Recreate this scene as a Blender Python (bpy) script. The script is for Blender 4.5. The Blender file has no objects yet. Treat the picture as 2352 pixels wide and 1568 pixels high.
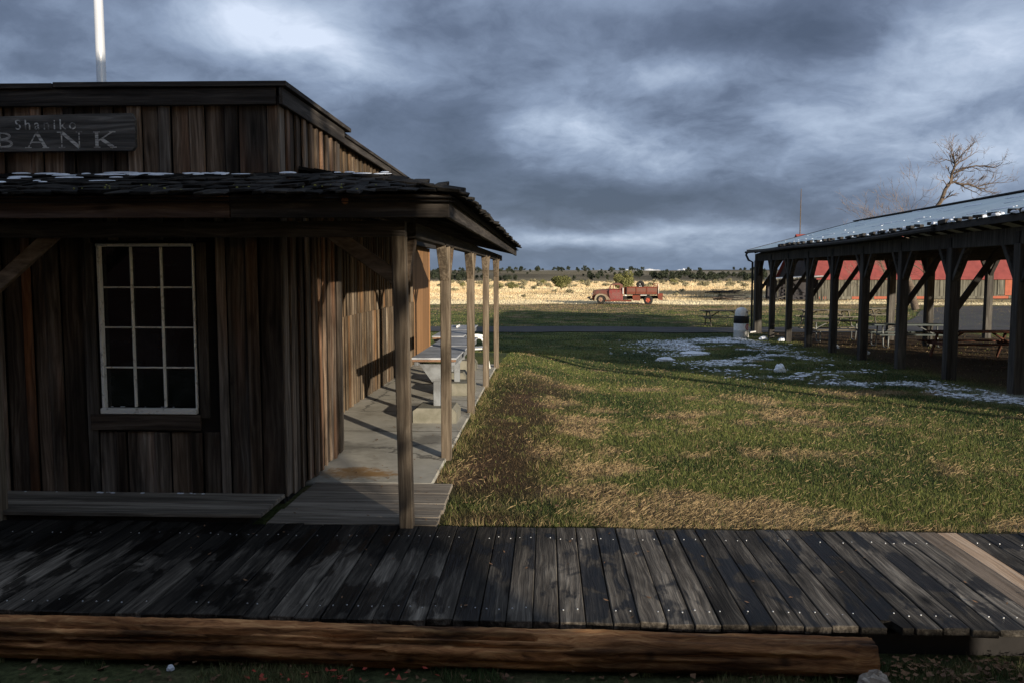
import bpy, math, random
import numpy as np
from mathutils import Vector, Matrix, Quaternion
random.seed(7); RNG = np.random.default_rng(7)
R = math.radians
S = bpy.context.scene
COL = S.collection

# ------------------------------------------------------------------ camera
CAM_H = 1.84
cam_d = bpy.data.cameras.new('camera'); cam = bpy.data.objects.new('camera', cam_d); COL.objects.link(cam)
cam.location = (0, 0, CAM_H); cam.rotation_euler = (R(90 - 4.72), 0, R(2.4))
cam_d.sensor_width = 36; cam_d.lens = 2018 / 2500 * 36; cam_d.clip_start = 0.05; cam_d.clip_end = 20000
S.camera = cam
# ------------------------------------------------------------------ light
SUN_EL, SUN_AZ = R(10.0), R(145.0)            # azimuth clockwise from +Y (behind the camera, to the right)
SUN_STRENGTH = 4.6
S.view_settings.view_transform = 'Standard'; S.view_settings.look = 'None'
S.view_settings.exposure = 0.62; S.view_settings.gamma = 1; S.view_settings.use_curve_mapping = False
sun_dir = Vector((math.sin(SUN_AZ) * math.cos(SUN_EL), math.cos(SUN_AZ) * math.cos(SUN_EL), math.sin(SUN_EL)))
sl = bpy.data.lights.new('sun', 'SUN'); sl.energy = SUN_STRENGTH; sl.angle = R(0.55); sl.color = (1.0, 0.88, 0.71)
so = bpy.data.objects.new('sun', sl); COL.objects.link(so); so.location = (20, -30, 30)
so.rotation_euler = (-sun_dir).to_track_quat('-Z', 'Y').to_euler()
# view basis, used only to aim the cloud features at the right part of the sky
_y, _p = R(2.4), R(4.72)
FW0 = Vector((-math.sin(_y), math.cos(_y), 0)); RT = Vector((math.cos(_y), math.sin(_y), 0))
FW = FW0 * math.cos(_p) - Vector((0, 0, 1)) * math.sin(_p); UP = RT.cross(FW)
def pxdir(x, y):                              # photo pixel (2352 wide copy) to a direction
    return (FW + RT * ((x - 1176) / 1898.5) - UP * ((y - 784) / 1898.5)).normalized()

w = bpy.data.worlds.new('World'); S.world = w; w.use_nodes = True
wt = w.node_tree; wt.nodes.clear()
class G:                                      # tiny node helper
    def __init__(s, nt): s.nt = nt
    def n(s, t, **kw):
        nd = s.nt.nodes.new(t)
        for k, v in kw.items(): setattr(nd, k, v)
        return nd
    def link(s, a, b): s.nt.links.new(a, b)
    def put(s, sock, v):
        if isinstance(v, bpy.types.NodeSocket): s.link(v, sock)
        elif v is not None: sock.default_value = v
    def m(s, op, a, b=None, c=None, clamp=False):
        nd = s.n('ShaderNodeMath', operation=op, use_clamp=clamp)
        for i, v in enumerate((a, b, c)): s.put(nd.inputs[i], v)
        return nd.outputs[0]
    def vm(s, op, a, b=None, out=0, scale=None):
        nd = s.n('ShaderNodeVectorMath', operation=op)
        s.put(nd.inputs[0], a); s.put(nd.inputs[1], b)
        if scale is not None: s.put(nd.inputs['Scale'], scale)
        return nd.outputs[out]
    def noise(s, vec, scale, detail=5, rough=.55, dist=0.0, out=0):
        nd = s.n('ShaderNodeTexNoise'); s.put(nd.inputs['Vector'], vec)
        nd.inputs['Scale'].default_value = scale; nd.inputs['Detail'].default_value = detail
        nd.inputs['Roughness'].default_value = rough; nd.inputs['Distortion'].default_value = dist
        return nd.outputs[out]
    def ramp(s, fac, stops, interp='LINEAR'):
        nd = s.n('ShaderNodeValToRGB'); s.put(nd.inputs[0], fac); cr = nd.color_ramp; cr.interpolation = interp
        while len(cr.elements) < len(stops): cr.elements.new(0.5)
        for e, (p, c) in zip(cr.elements, stops):
            e.position = p; e.color = (*c, 1) if len(c) == 3 else c
        return nd.outputs[0]
    def mr(s, v, a, b, c=0, d=1):
        nd = s.n('ShaderNodeMapRange'); s.put(nd.inputs[0], v)
        for i, q in enumerate((a, b, c, d)): nd.inputs[1 + i].default_value = q
        return nd.outputs[0]
    def mix(s, f, a, b, blend='MIX'):
        nd = s.n('ShaderNodeMix', data_type='RGBA', blend_type=blend)
        s.put(nd.inputs[0], f)
        for i, v in ((6, a), (7, b)):
            if isinstance(v, tuple): v = (*v, 1) if len(v) == 3 else v
            s.put(nd.inputs[i], v)
        return nd.outputs[2]

g = G(wt)
sky = g.n('ShaderNodeTexSky', sky_type='NISHITA'); sky.sun_disc = False
sky.sun_elevation = SUN_EL; sky.sun_rotation = SUN_AZ; sky.altitude = 1000
tc = g.n('ShaderNodeTexCoord').outputs['Generated']
sx = g.n('ShaderNodeSeparateXYZ'); g.link(tc, sx.inputs[0])
X_, Y_, Z_ = sx.outputs
zz = g.m('ADD', g.m('MAXIMUM', Z_, 0.0), 0.34)
cv = g.n('ShaderNodeCombineXYZ'); g.put(cv.inputs[0], g.m('DIVIDE', X_, zz)); g.put(cv.inputs[1], g.m('DIVIDE', Y_, zz))
cvo = cv.outputs[0]
cvo2 = g.vm('ADD', cvo, (3.1, 7.7, 0.0))
wrp = g.vm('SCALE', g.vm('SUBTRACT', g.noise(cvo2, 2.2, 4, .55, 0, 1), (.5, .5, .5)), scale=.26)
cvw = g.vm('ADD', cvo2, wrp)
n1 = g.noise(cvw, 1.0, 3, .5, 0); n2 = g.noise(cvw, 3.0, 10, .60, 0); n3 = g.noise(cvw, 7.5, 9, .62, 0)
bil = g.m('SUBTRACT', 1.0, g.m('MULTIPLY', g.m('ABSOLUTE', g.m('SUBTRACT', g.noise(cvw, 2.1, 7, .55, 0), .5)), 4.5))
fac = g.m('ADD', g.m('MULTIPLY', n1, .46), g.m('ADD', g.m('MULTIPLY', n2, .40), g.m('MULTIPLY', n3, .14)))
fac = g.m('MULTIPLY_ADD', g.m('SUBTRACT', fac, .5), 2.5, .275)
fac = g.m('ADD', fac, g.m('MULTIPLY', g.m('SUBTRACT', bil, .45), .12))
for (px, py, sxx, syy, amp) in [
        (700, 95, 150, 70, .38), (560, 40, 130, 50, .22), (800, 170, 90, 50, .2), (300, 215, 240, 50, .22), (450, 160, 120, 40, -.1), (100, 60, 260, 80, -.02), (90, 160, 220, 40, -.08),
        (1330, 300, 230, 60, .34), (1230, 300, 90, 34, .2), (1560, 160, 200, 36, .24), (1500, 370, 200, 40, .12), (1480, 60, 360, 60, -.22), (1340, 150, 200, 34, -.12),
        (1060, 330, 150, 110, -.20), (820, 330, 130, 90, -.12), (1330, 465, 420, 42, -.30), (1280, 595, 300, 22, -.16), (1390, 385, 260, 26, .05),
        (1340, 553, 170, 17, .62), (1660, 565, 130, 20, .3), (1640, 530, 200, 14, .2), (1950, 340, 330, 80, .20), (2200, 90, 240, 70, .20), (2050, 200, 260, 50, .16), (2230, 300, 200, 80, .15), (1860, 90, 170, 60, -.12), (1800, 215, 300, 30, -.07),
        (1700, 590, 300, 16, .06)]:
    d = pxdir(px, py); r = d.cross(Vector((0, 0, 1))).normalized(); u = r.cross(d)
    a = g.m('DIVIDE', g.vm('DOT_PRODUCT', tc, tuple(r), out=1), sxx / 1898.5)
    b = g.m('DIVIDE', g.vm('DOT_PRODUCT', tc, tuple(u), out=1), syy / 1898.5)
    front = g.m('GREATER_THAN', g.vm('DOT_PRODUCT', tc, tuple(d), out=1), 0.2)
    q = g.m('EXPONENT', g.m('MULTIPLY', g.m('ADD', g.m('MULTIPLY', a, a), g.m('MULTIPLY', b, b)), -1.0))
    wob = g.m('MULTIPLY_ADD', n2, 1.6, .2)
    fac = g.m('ADD', fac, g.m('MULTIPLY', g.m('MULTIPLY', q, wob), g.m('MULTIPLY', front, amp)))
fac = g.m('ADD', fac, g.mr(Z_, .30, .75, 0, .38))       # thinner, brighter cloud overhead
cc = g.ramp(fac, [(0.0, (.052, .070, .112)), (.22, (.086, .112, .172)), (.45, (.165, .210, .300)), (.7, (.285, .345, .450)), (1.0, (.47, .53, .64))])
hz = g.mr(Z_, 0.0, 0.055, 1, 0)
cc = g.mix(g.m('MULTIPLY', hz, .62), cc, (.080, .130, .212))
bg1 = g.n('ShaderNodeBackground'); g.link(sky.outputs[0], bg1.inputs[0]); bg1.inputs[1].default_value = 0.09
bg2 = g.n('ShaderNodeBackground'); g.link(cc, bg2.inputs[0]); bg2.inputs[1].default_value = 1.0
mxs = g.n('ShaderNodeMixShader'); g.put(mxs.inputs[0], g.mr(g.vm('DOT_PRODUCT', tc, (math.sin(SUN_AZ), math.cos(SUN_AZ), 0.1), out=1), -.25, .75, .95, .45))   # the cloud deck breaks up towards the sun
g.link(bg1.outputs[0], mxs.inputs[1]); g.link(bg2.outputs[0], mxs.inputs[2])
wo = g.n('ShaderNodeOutputWorld'); g.link(mxs.outputs[0], wo.inputs[0])
S.cycles.max_bounces = 6

# ------------------------------------------------------------------ materials
def new_mat(name, rough=.8, spec=.3):
    m = bpy.data.materials.new(name); m.use_nodes = True
    gg = G(m.node_tree); b = m.node_tree.nodes['Principled BSDF']
    b.inputs['Roughness'].default_value = rough; b.inputs['Specular IOR Level'].default_value = spec
    return m, gg, b
def bump(gg, b, h, strength=.4, dist=.01):
    n = gg.n('ShaderNodeBump'); n.inputs['Strength'].default_value = strength; n.inputs['Distance'].default_value = dist
    gg.put(n.inputs['Height'], h); gg.link(n.outputs[0], b.inputs['Normal'])
def wood(name, dark, mid, light, axis='z', rough=.85, fine=38, along=.9, stain=(.35, 1.0), warm=None, var=(.65, 1.3), bs=.5, knot=.5, spec=.2, wet=None, grey=0, slowx=7, extra=None):
    m, gg, b = new_mat(name, rough, spec)
    pos = gg.n('ShaderNodeNewGeometry').outputs['Position']
    rnd = gg.n('ShaderNodeObjectInfo').outputs['Random']
    off = gg.vm('SCALE', (31.7, 57.3, 83.1), scale=gg.m('MULTIPLY', rnd, 3.0))
    v = gg.vm('ADD', pos, off)
    sc = {'x': (along, fine, fine), 'y': (fine, along, fine), 'z': (fine, fine, along)}[axis]
    slow = {'x': (along * .55, slowx, slowx), 'y': (slowx, along * .55, slowx), 'z': (slowx, slowx, along * .55)}[axis]
    # slight waviness so the grain runs round knots
    wv = gg.noise(gg.vm('MULTIPLY', v, tuple(1.2 if q < 2 else 4.0 for q in sc)), 1.0, 2, .5, 0, 1)
    wv = gg.vm('SCALE', gg.vm('SUBTRACT', wv, (.5, .5, .5)), scale=.10)
    vg = gg.vm('ADD', v, wv)
    gr = gg.noise(gg.vm('MULTIPLY', vg, sc), 1.0, 6, .62)
    st = gg.noise(gg.vm('MULTIPLY', v, slow), 1.0, 4, .6, .3)
    col = gg.ramp(gr, [(.28, dark), (.5, mid), (.72, light)])
    if grey:
        col = gg.mix(gg.m('MULTIPLY', gg.mr(gg.m('FRACT', gg.m('MULTIPLY', rnd, 3.77)), .35, .8), grey), col, gg.ramp(gr, [(.28, (.045, .043, .040)), (.5, (.15, .143, .13)), (.72, (.29, .28, .255))]))
    if warm:
        wm = gg.mr(gg.noise(gg.vm('MULTIPLY', v, tuple(q * .6 for q in slow)), 1.3, 3), .52, .68)
        wm = gg.m('MULTIPLY', wm, gg.m('FRACT', gg.m('MULTIPLY', rnd, 7.31)))
        col = gg.mix(gg.m('MULTIPLY', wm, .85), col, gg.mix(gg.mr(gr, .3, .7), tuple(q * .4 for q in warm), warm))
    s = gg.mr(st, .36, .62, stain[0], stain[1])
    s = gg.m('MULTIPLY', s, gg.mr(gg.m('FRACT', gg.m('MULTIPLY', rnd, 13.7)), 0, 1, var[0], var[1]))
    if knot:
        vo = gg.n('ShaderNodeTexVoronoi'); gg.put(vo.inputs['Vector'], gg.vm('MULTIPLY', v, tuple(1.6 if q < 2 else 4.5 for q in sc))); vo.inputs['Scale'].default_value = 1
        s = gg.m('MULTIPLY', s, gg.mr(vo.outputs['Distance'], .05, .17, 1 - knot, 1))
    if wet is not None:
        wn = gg.noise(gg.vm('MULTIPLY', v, wet[1]), 1.0, 5, .62, .4)
        wmk = gg.mr(wn, wet[0], wet[0] + .045)
        s = gg.m('MULTIPLY', s, gg.mr(wmk, 0, 1, 1.0, wet[2]))
        gg.put(b.inputs['Roughness'], gg.mr(wmk, 0, 1, rough, .5))
    if extra: s = extra(gg, pos, v, s, b)
    cs = gg.n('ShaderNodeCombineXYZ')
    for i in range(3): gg.put(cs.inputs[i], s)
    gg.put(b.inputs['Base Color'], gg.mix(1.0, col, cs.outputs[0], 'MULTIPLY'))
    bump(gg, b, gg.m('ADD', gr, gg.m('MULTIPLY', st, .4)), bs, .012)
    return m
def plain(name, c, rough=.7, metal=0, spec=.3, c2=None, scale=6, lo=.4, hi=.65, bs=.15, detail=5, obj=False, var=None):
    m, gg, b = new_mat(name, rough, spec); b.inputs['Metallic'].default_value = metal
    pos = gg.n('ShaderNodeTexCoord').outputs['Object'] if obj else gg.n('ShaderNodeNewGeometry').outputs['Position']
    nz = gg.noise(pos, scale, detail, .6, .3)
    col = gg.mix(gg.mr(nz, lo, hi), c, c2 if c2 else tuple(q * .7 for q in c))
    if var:
        k = gg.mr(gg.n('ShaderNodeObjectInfo').outputs['Random'], 0, 1, var[0], var[1])
        cs = gg.n('ShaderNodeCombineXYZ')
        for i in range(3): gg.put(cs.inputs[i], k)
        col = gg.mix(1.0, col, cs.outputs[0], 'MULTIPLY')
    gg.put(b.inputs['Base Color'], col)
    if bs: bump(gg, b, gg.noise(pos, scale * 5, 5, .6), bs, .01)
    return m
def attr_mat(name, rough=.9, nscale=30, lo=.7, hi=1.3, bs=.6, bd=.02, transl=0):
    m, gg, b = new_mat(name, rough, .1)
    at = gg.n('ShaderNodeAttribute', attribute_name='tint').outputs['Color']
    pos = gg.n('ShaderNodeNewGeometry').outputs['Position']
    nz = gg.noise(pos, nscale, 6, .65)
    k = gg.mr(nz, .3, .7, lo, hi); cs = gg.n('ShaderNodeCombineXYZ')
    for i in range(3): gg.put(cs.inputs[i], k)
    gg.put(b.inputs['Base Color'], gg.mix(1.0, at, cs.outputs[0], 'MULTIPLY'))
    if bs: bump(gg, b, nz, bs, bd)
    return m
def darker_boards(gg, pos, v, s, b):                     # boards darker towards the porch at the left, with one slanting dark band
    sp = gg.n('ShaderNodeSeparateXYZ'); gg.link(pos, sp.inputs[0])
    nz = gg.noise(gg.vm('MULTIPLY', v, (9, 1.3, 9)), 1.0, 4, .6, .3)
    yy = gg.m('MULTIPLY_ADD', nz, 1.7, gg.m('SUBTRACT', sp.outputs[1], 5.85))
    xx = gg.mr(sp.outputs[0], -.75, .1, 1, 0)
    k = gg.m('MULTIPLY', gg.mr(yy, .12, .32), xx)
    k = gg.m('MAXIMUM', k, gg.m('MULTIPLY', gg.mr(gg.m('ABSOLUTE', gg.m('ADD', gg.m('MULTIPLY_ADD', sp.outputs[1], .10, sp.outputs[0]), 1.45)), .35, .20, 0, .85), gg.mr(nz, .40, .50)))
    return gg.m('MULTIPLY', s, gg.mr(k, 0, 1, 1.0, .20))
def darker_end(gg, pos, v, s, b):                     # the right-hand end of the log is darker, with an uneven edge
    sp = gg.n('ShaderNodeSeparateXYZ'); gg.link(pos, sp.inputs[0])
    k = gg.mr(gg.m('ADD', sp.outputs[0], gg.m('MULTIPLY', gg.noise(gg.vm('MULTIPLY', pos, (2.5, 14, 14)), 1.0, 4, .6, .4), .9)), .45, .85)
    return gg.m('MULTIPLY', s, gg.mr(k, 0, 1, 1.0, .60))
M = {}
M['board'] = wood('weathered_board', (.036, .024, .017), (.130, .092, .064), (.27, .215, .165), 'z', warm=(.36, .13, .04), stain=(.20, 1.15), var=(.40, 1.6), grey=.5, slowx=3.2)
M['board_side'] = wood('weathered_side_board', (.035, .025, .017), (.125, .088, .055), (.26, .20, .135), 'z', warm=(.34, .16, .055), stain=(.45, 1.05), var=(.6, 1.4), grey=.25, slowx=4)
M['board_x'] = wood('weathered_rail', (.030, .022, .017), (.10, .075, .058), (.20, .16, .13), 'x', stain=(.5, 1.0))
M['board_grey'] = wood('grey_board', (.05, .047, .04), (.15, .14, .115), (.25, .235, .20), 'z', stain=(.5, 1.05), var=(.7, 1.25), knot=.3)
M['dark_x'] = wood('dark_beam_x', (.018, .015, .013), (.055, .047, .041), (.12, .105, .092), 'x', stain=(.5, 1.0))
M['dark_y'] = wood('dark_beam_y', (.016, .014, .012), (.050, .043, .038), (.11, .098, .088), 'y', stain=(.5, 1.0))
M['fascia_red'] = wood('reddish_fascia', (.034, .022, .017), (.10, .066, .052), (.20, .145, .115), 'x', stain=(.45, 1.0))
M['post'] = wood('porch_post', (.05, .037, .026), (.14, .11, .08), (.27, .225, .17), 'z', warm=(.22, .115, .05), stain=(.6, 1.05), var=(.85, 1.15), knot=.5)
M['brace_x'] = wood('porch_brace', (.06, .042, .028), (.16, .115, .078), (.28, .21, .15), 'x', stain=(.6, 1.05), fine=22, along=6)
M['deck'] = wood('deck_plank', (.09, .075, .06), (.21, .18, .145), (.36, .32, .26), 'x', stain=(.5, 1.05), var=(.7, 1.25), knot=.4)
M['plank'] = wood('boardwalk_plank', (.030, .025, .020), (.105, .090, .073), (.25, .218, .175), 'y', stain=(.28, 1.15), var=(.42, 1.4), knot=.8, fine=50, along=1.3, wet=(.52, (3.8, 1.5, 3.8), .24), rough=.8, spec=.15, bs=.7, slowx=4, extra=darker_boards)
M['plank_new'] = wood('new_plank', (.30, .19, .115), (.50, .345, .225), (.62, .47, .33), 'y', stain=(.8, 1.05), var=(.8, 1.1), knot=.35)
M['plank_tan'] = wood('tan_plank', (.13, .095, .065), (.24, .18, .13), (.33, .26, .19), 'y', stain=(.6, 1.05), var=(.9, 1.1), knot=.5)
M['log'] = wood('peeled_log', (.055, .020, .008), (.33, .145, .055), (.58, .32, .135), 'x', stain=(.18, 1.2), var=(.9, 1.1), fine=34, along=2.2, knot=.7, bs=1.0, extra=darker_end)
M['log_dark'] = wood('old_log', (.050, .021, .010), (.25, .118, .052), (.47, .26, .115), 'x', stain=(.2, 1.15), var=(.9, 1.1), fine=34, along=3.0, knot=.7, bs=1.0)
M['shake'] = plain('cedar_shake', (.012, .011, .010), .95, c2=(.032, .029, .026), scale=14, var=(.4, 1.8), spec=.1, bs=.5)
M['moss'] = plain('lichen', (.22, .22, .06), .9)
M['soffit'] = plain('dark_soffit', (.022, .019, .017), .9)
M['tan'] = wood('tan_plywood', (.17, .088, .038), (.25, .135, .062), (.32, .18, .088), 'z', fine=12, along=.5, stain=(.8, 1.05), knot=0, bs=.08)
M['concrete'] = plain('concrete', (.44, .42, .37), .9, c2=(.33, .31, .265), scale=1.6, lo=.35, hi=.7, bs=.25)
M['block'] = plain('dimmed_concrete', (.20, .19, .155), .9, c2=(.13, .125, .095), scale=5)  # bench bases: weaker sunlight is put into this darker concrete colour
M['rust'] = plain('rust_stain', (.30, .17, .06), .9, c2=(.26, .2, .12), scale=9, bs=0)
M['stain'] = plain('oil_stain', (.07, .065, .058), .9, bs=0)
M['steel'] = plain('galvanised_steel', (.74, .75, .76), .35, metal=.45, c2=(.68, .69, .70), scale=1, bs=0)
M['white'] = plain('white_paint', (.78, .77, .74), .5, c2=(.55, .54, .5), scale=12, lo=.5, hi=.8)
M['muntin'] = plain('flaking_white_paint', (.86, .84, .78), .6, c2=(.30, .26, .20), scale=22, lo=.55, hi=.75, bs=.3)
M['plastic'] = plain('white_plastic', (.82, .82, .80), .35, spec=.5, c2=(.75, .75, .72), bs=0)
M['interior'] = plain('dark_interior', (.02, .018, .017), .9)
M['asphalt'] = plain('asphalt', (.042, .040, .040), .95, c2=(.065, .060, .056), scale=.8, lo=.4, hi=.7)
M['snow'] = plain('snow', (.80, .83, .88), .6, c2=(.62, .67, .75), scale=20, bs=.2)
M['rock'] = plain('pale_rock', (.42, .37, .31), .85, c2=(.20, .17, .14), scale=18)
M['bark'] = plain('bark', (.13, .10, .075), .95, c2=(.06, .045, .035), scale=9, bs=.6)
M['twig'] = plain('twig', (.19, .145, .115), .9, c2=(.12, .09, .07), scale=3, bs=0)
M['pav'] = wood('pavilion_timber', (.028, .025, .022), (.070, .064, .057), (.135, .125, .11), 'z', stain=(.5, 1.0), knot=.3, fine=18)
M['pav_dark'] = plain('pavilion_dark_timber', (.045, .041, .038), .9, c2=(.025, .023, .021), scale=5)
M['barn'] = wood('barn_board', (.05, .048, .038), (.12, .114, .09), (.20, .19, .155), 'z', stain=(.6, 1.0), fine=5, along=.4, knot=0, var=(.75, 1.2))
M['barn_roof'] = plain('red_barn_roof', (.22, .050, .044), .85, c2=(.165, .037, .033), scale=1.3, bs=.1)
M['barn_dark'] = plain('dark_barn_boards', (.045, .042, .045), .9, c2=(.03, .028, .03), scale=1)  # darker copy of the barn boards, the gable end's shade set in colour
M['red_door'] = plain('faded_red_door', (.30, .085, .045), .8, c2=(.24, .07, .04), scale=3)
M['endgrain'] = plain('wet_end_grain', (.03, .026, .022), .8)
M['tin'] = plain('pale_tin_roof', (.42, .44, .46), .5, metal=.2, c2=(.30, .31, .32), scale=1.2)
M['t_red'] = plain('truck_faded_red', (.215, .034, .032), .6, c2=(.15, .060, .050), scale=2.4, lo=.4, hi=.6, obj=True, spec=.35)
M['t_rust'] = plain('truck_rusty_red', (.20, .042, .024), .8, c2=(.12, .045, .028), scale=2.6, lo=.38, hi=.62, obj=True)
M['t_hood'] = plain('truck_rusty_hood', (.14, .075, .050), .7, c2=(.18, .058, .045), scale=2.2, obj=True)
M['t_fender'] = plain('truck_primer_fender', (.27, .225, .155), .7, c2=(.18, .12, .08), scale=2.4, obj=True)
M['t_dark'] = plain('truck_chassis', (.025, .022, .02), .8)
M['tyre'] = plain('tyre_rubber', (.022, .021, .020), .85, bs=.2)
M['t_rim'] = plain('truck_rim_red', (.42, .07, .035), .6, c2=(.25, .06, .03), scale=9, obj=True)
M['t_rim2'] = plain('truck_rim_tan', (.30, .22, .15), .7, c2=(.22, .10, .07), scale=9, obj=True)
M['chrome'] = plain('dull_chrome', (.45, .43, .40), .35, metal=.8, c2=(.3, .2, .13), scale=8, obj=True)
M['red_paint'] = plain('red_emblem', (.62, .05, .04), .6)
M['black_paint'] = plain('black_band', (.02, .02, .022), .55)
M['tab_wood'] = wood('picnic_wood', (.07, .06, .045), (.17, .15, .115), (.28, .25, .2), 'x', stain=(.6, 1.0), knot=0)
M['tab_red'] = wood('picnic_red', (.05, .022, .016), (.13, .055, .036), (.20, .09, .06), 'x', stain=(.6, 1.0), knot=0)
M['tab_blue'] = wood('picnic_green_grey', (.055, .066, .064), (.10, .118, .114), (.15, .172, .165), 'x', stain=(.6, 1.0), knot=0)
M['tube'] = plain('dull_tube', (.20, .21, .205), .5, metal=.4)
M['zinc'] = plain('grey_bench_paint', (.21, .225, .24), .75, c2=(.13, .135, .14), scale=7, lo=.4, hi=.62, spec=.3)
M['zinc_top'] = plain('bench_top_sheet', (.46, .48, .52), .45, c2=(.27, .28, .30), scale=4, lo=.4, hi=.65, spec=.5)
M['rusty_edge'] = plain('rusty_edge', (.26, .15, .09), .85, c2=(.16, .10, .07), scale=14)
M['brick'] = plain('old_brick', (.24, .10, .07), .9, c2=(.16, .08, .06), scale=5)
M['leaf'] = plain('dead_leaf', (.17, .095, .05), .9, c2=(.09, .05, .03), scale=8, bs=0)
M['leaf_red'] = plain('red_leaf', (.36, .05, .03), .8, c2=(.22, .04, .025), scale=8, bs=0)
def glass(name):
    m, gg, b = new_mat(name, .06, .5)
    gp = gg.n('ShaderNodeNewGeometry').outputs['Position']; gg.put(b.inputs['Base Color'], gg.ramp(gg.noise(gp, 2.2, 5, .65, .6), [(.45, (.004, .005, .006)), (.62, (.018, .020, .022)), (.8, (.05, .052, .055))]))
    bump(gg, b, gg.noise(gg.n('ShaderNodeNewGeometry').outputs['Position'], 3, 2), .08, .02)
    return m
M['glass'] = glass('old_window_glass')
def juniper_mat(name, a, b_, c):
    m, gg, b = new_mat(name, .9, .1)
    pos = gg.n('ShaderNodeNewGeometry').outputs['Position']
    rnd = gg.n('ShaderNodeObjectInfo').outputs['Random']
    gg.put(b.inputs['Base Color'], gg.ramp(gg.m('ADD', gg.noise(pos, 1.7, 4, .65), gg.mr(rnd, 0, 1, -.1, .1)), [(.3, a), (.5, b_), (.7, c)]))
    return m
M['juniper'] = juniper_mat('juniper_foliage', (.07, .075, .028), (.15, .15, .055), (.24, .225, .085))
M['juniper_far'] = juniper_mat('distant_juniper', (.020, .026, .018), (.034, .042, .028), (.055, .062, .038))
M['sage'] = juniper_mat('sagebrush', (.16, .15, .09), (.26, .23, .14), (.36, .32, .2))
M['grass'] = attr_mat('grass_blades', .85, 9, .75, 1.25, 0)
M['ground'] = attr_mat('ground_soil', .95, 26, .45, 1.5, .9, .03)
# pavilion roof: grey sheet with thin snow left in the seams
def pav_roof():
    m, gg, b = new_mat('grey_sheet_roof', .6, .3)
    pos = gg.n('ShaderNodeNewGeometry').outputs['Position']
    st = gg.noise(gg.vm('MULTIPLY', pos, (5.5, .55, 5.5)), 1.0, 5, .65)
    st2 = gg.noise(gg.vm('MULTIPLY', pos, (.5, .18, .5)), 1.0, 2)
    mk = gg.mr(gg.m('ADD', st, gg.m('MULTIPLY', st2, .25)), .765, .80)
    base = gg.mix(gg.mr(gg.noise(pos, .9, 5), .35, .65), (.62, .69, .68), (.52, .59, .59))
    gg.put(b.inputs['Base Color'], gg.mix(mk, base, (.8, .83, .87)))
    sep = gg.n('ShaderNodeSeparateXYZ'); gg.link(pos, sep.inputs[0])
    bump(gg, b, gg.m('ADD', gg.m('SINE', gg.m('MULTIPLY', sep.outputs[0], 21)), gg.m('MULTIPLY', mk, 1.0)), .3, .01)
    return m
M['pav_roof'] = pav_roof()
def worn_letter():
    m, gg, b = new_mat('worn_white_lettering', .8, .2)
    pos = gg.n('ShaderNodeNewGeometry').outputs['Position']
    nz = gg.noise(gg.vm('MULTIPLY', pos, (7, 30, 60)), 1.0, 5, .7)
    gg.put(b.inputs['Base Color'], gg.mix(gg.mr(nz, .38, .58), (.11, .105, .10), (.62, .60, .56)))
    return m
M['letter'] = worn_letter()
M['letter_bright'] = plain('white_lettering', (.62, .61, .58), .7, c2=(.12, .115, .11), scale=34, lo=.43, hi=.56, bs=0)
M['sign'] = wood('sign_board', (.045, .042, .040), (.115, .108, .10), (.23, .22, .205), 'x', stain=(.5, 1.05), knot=.4)

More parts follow.
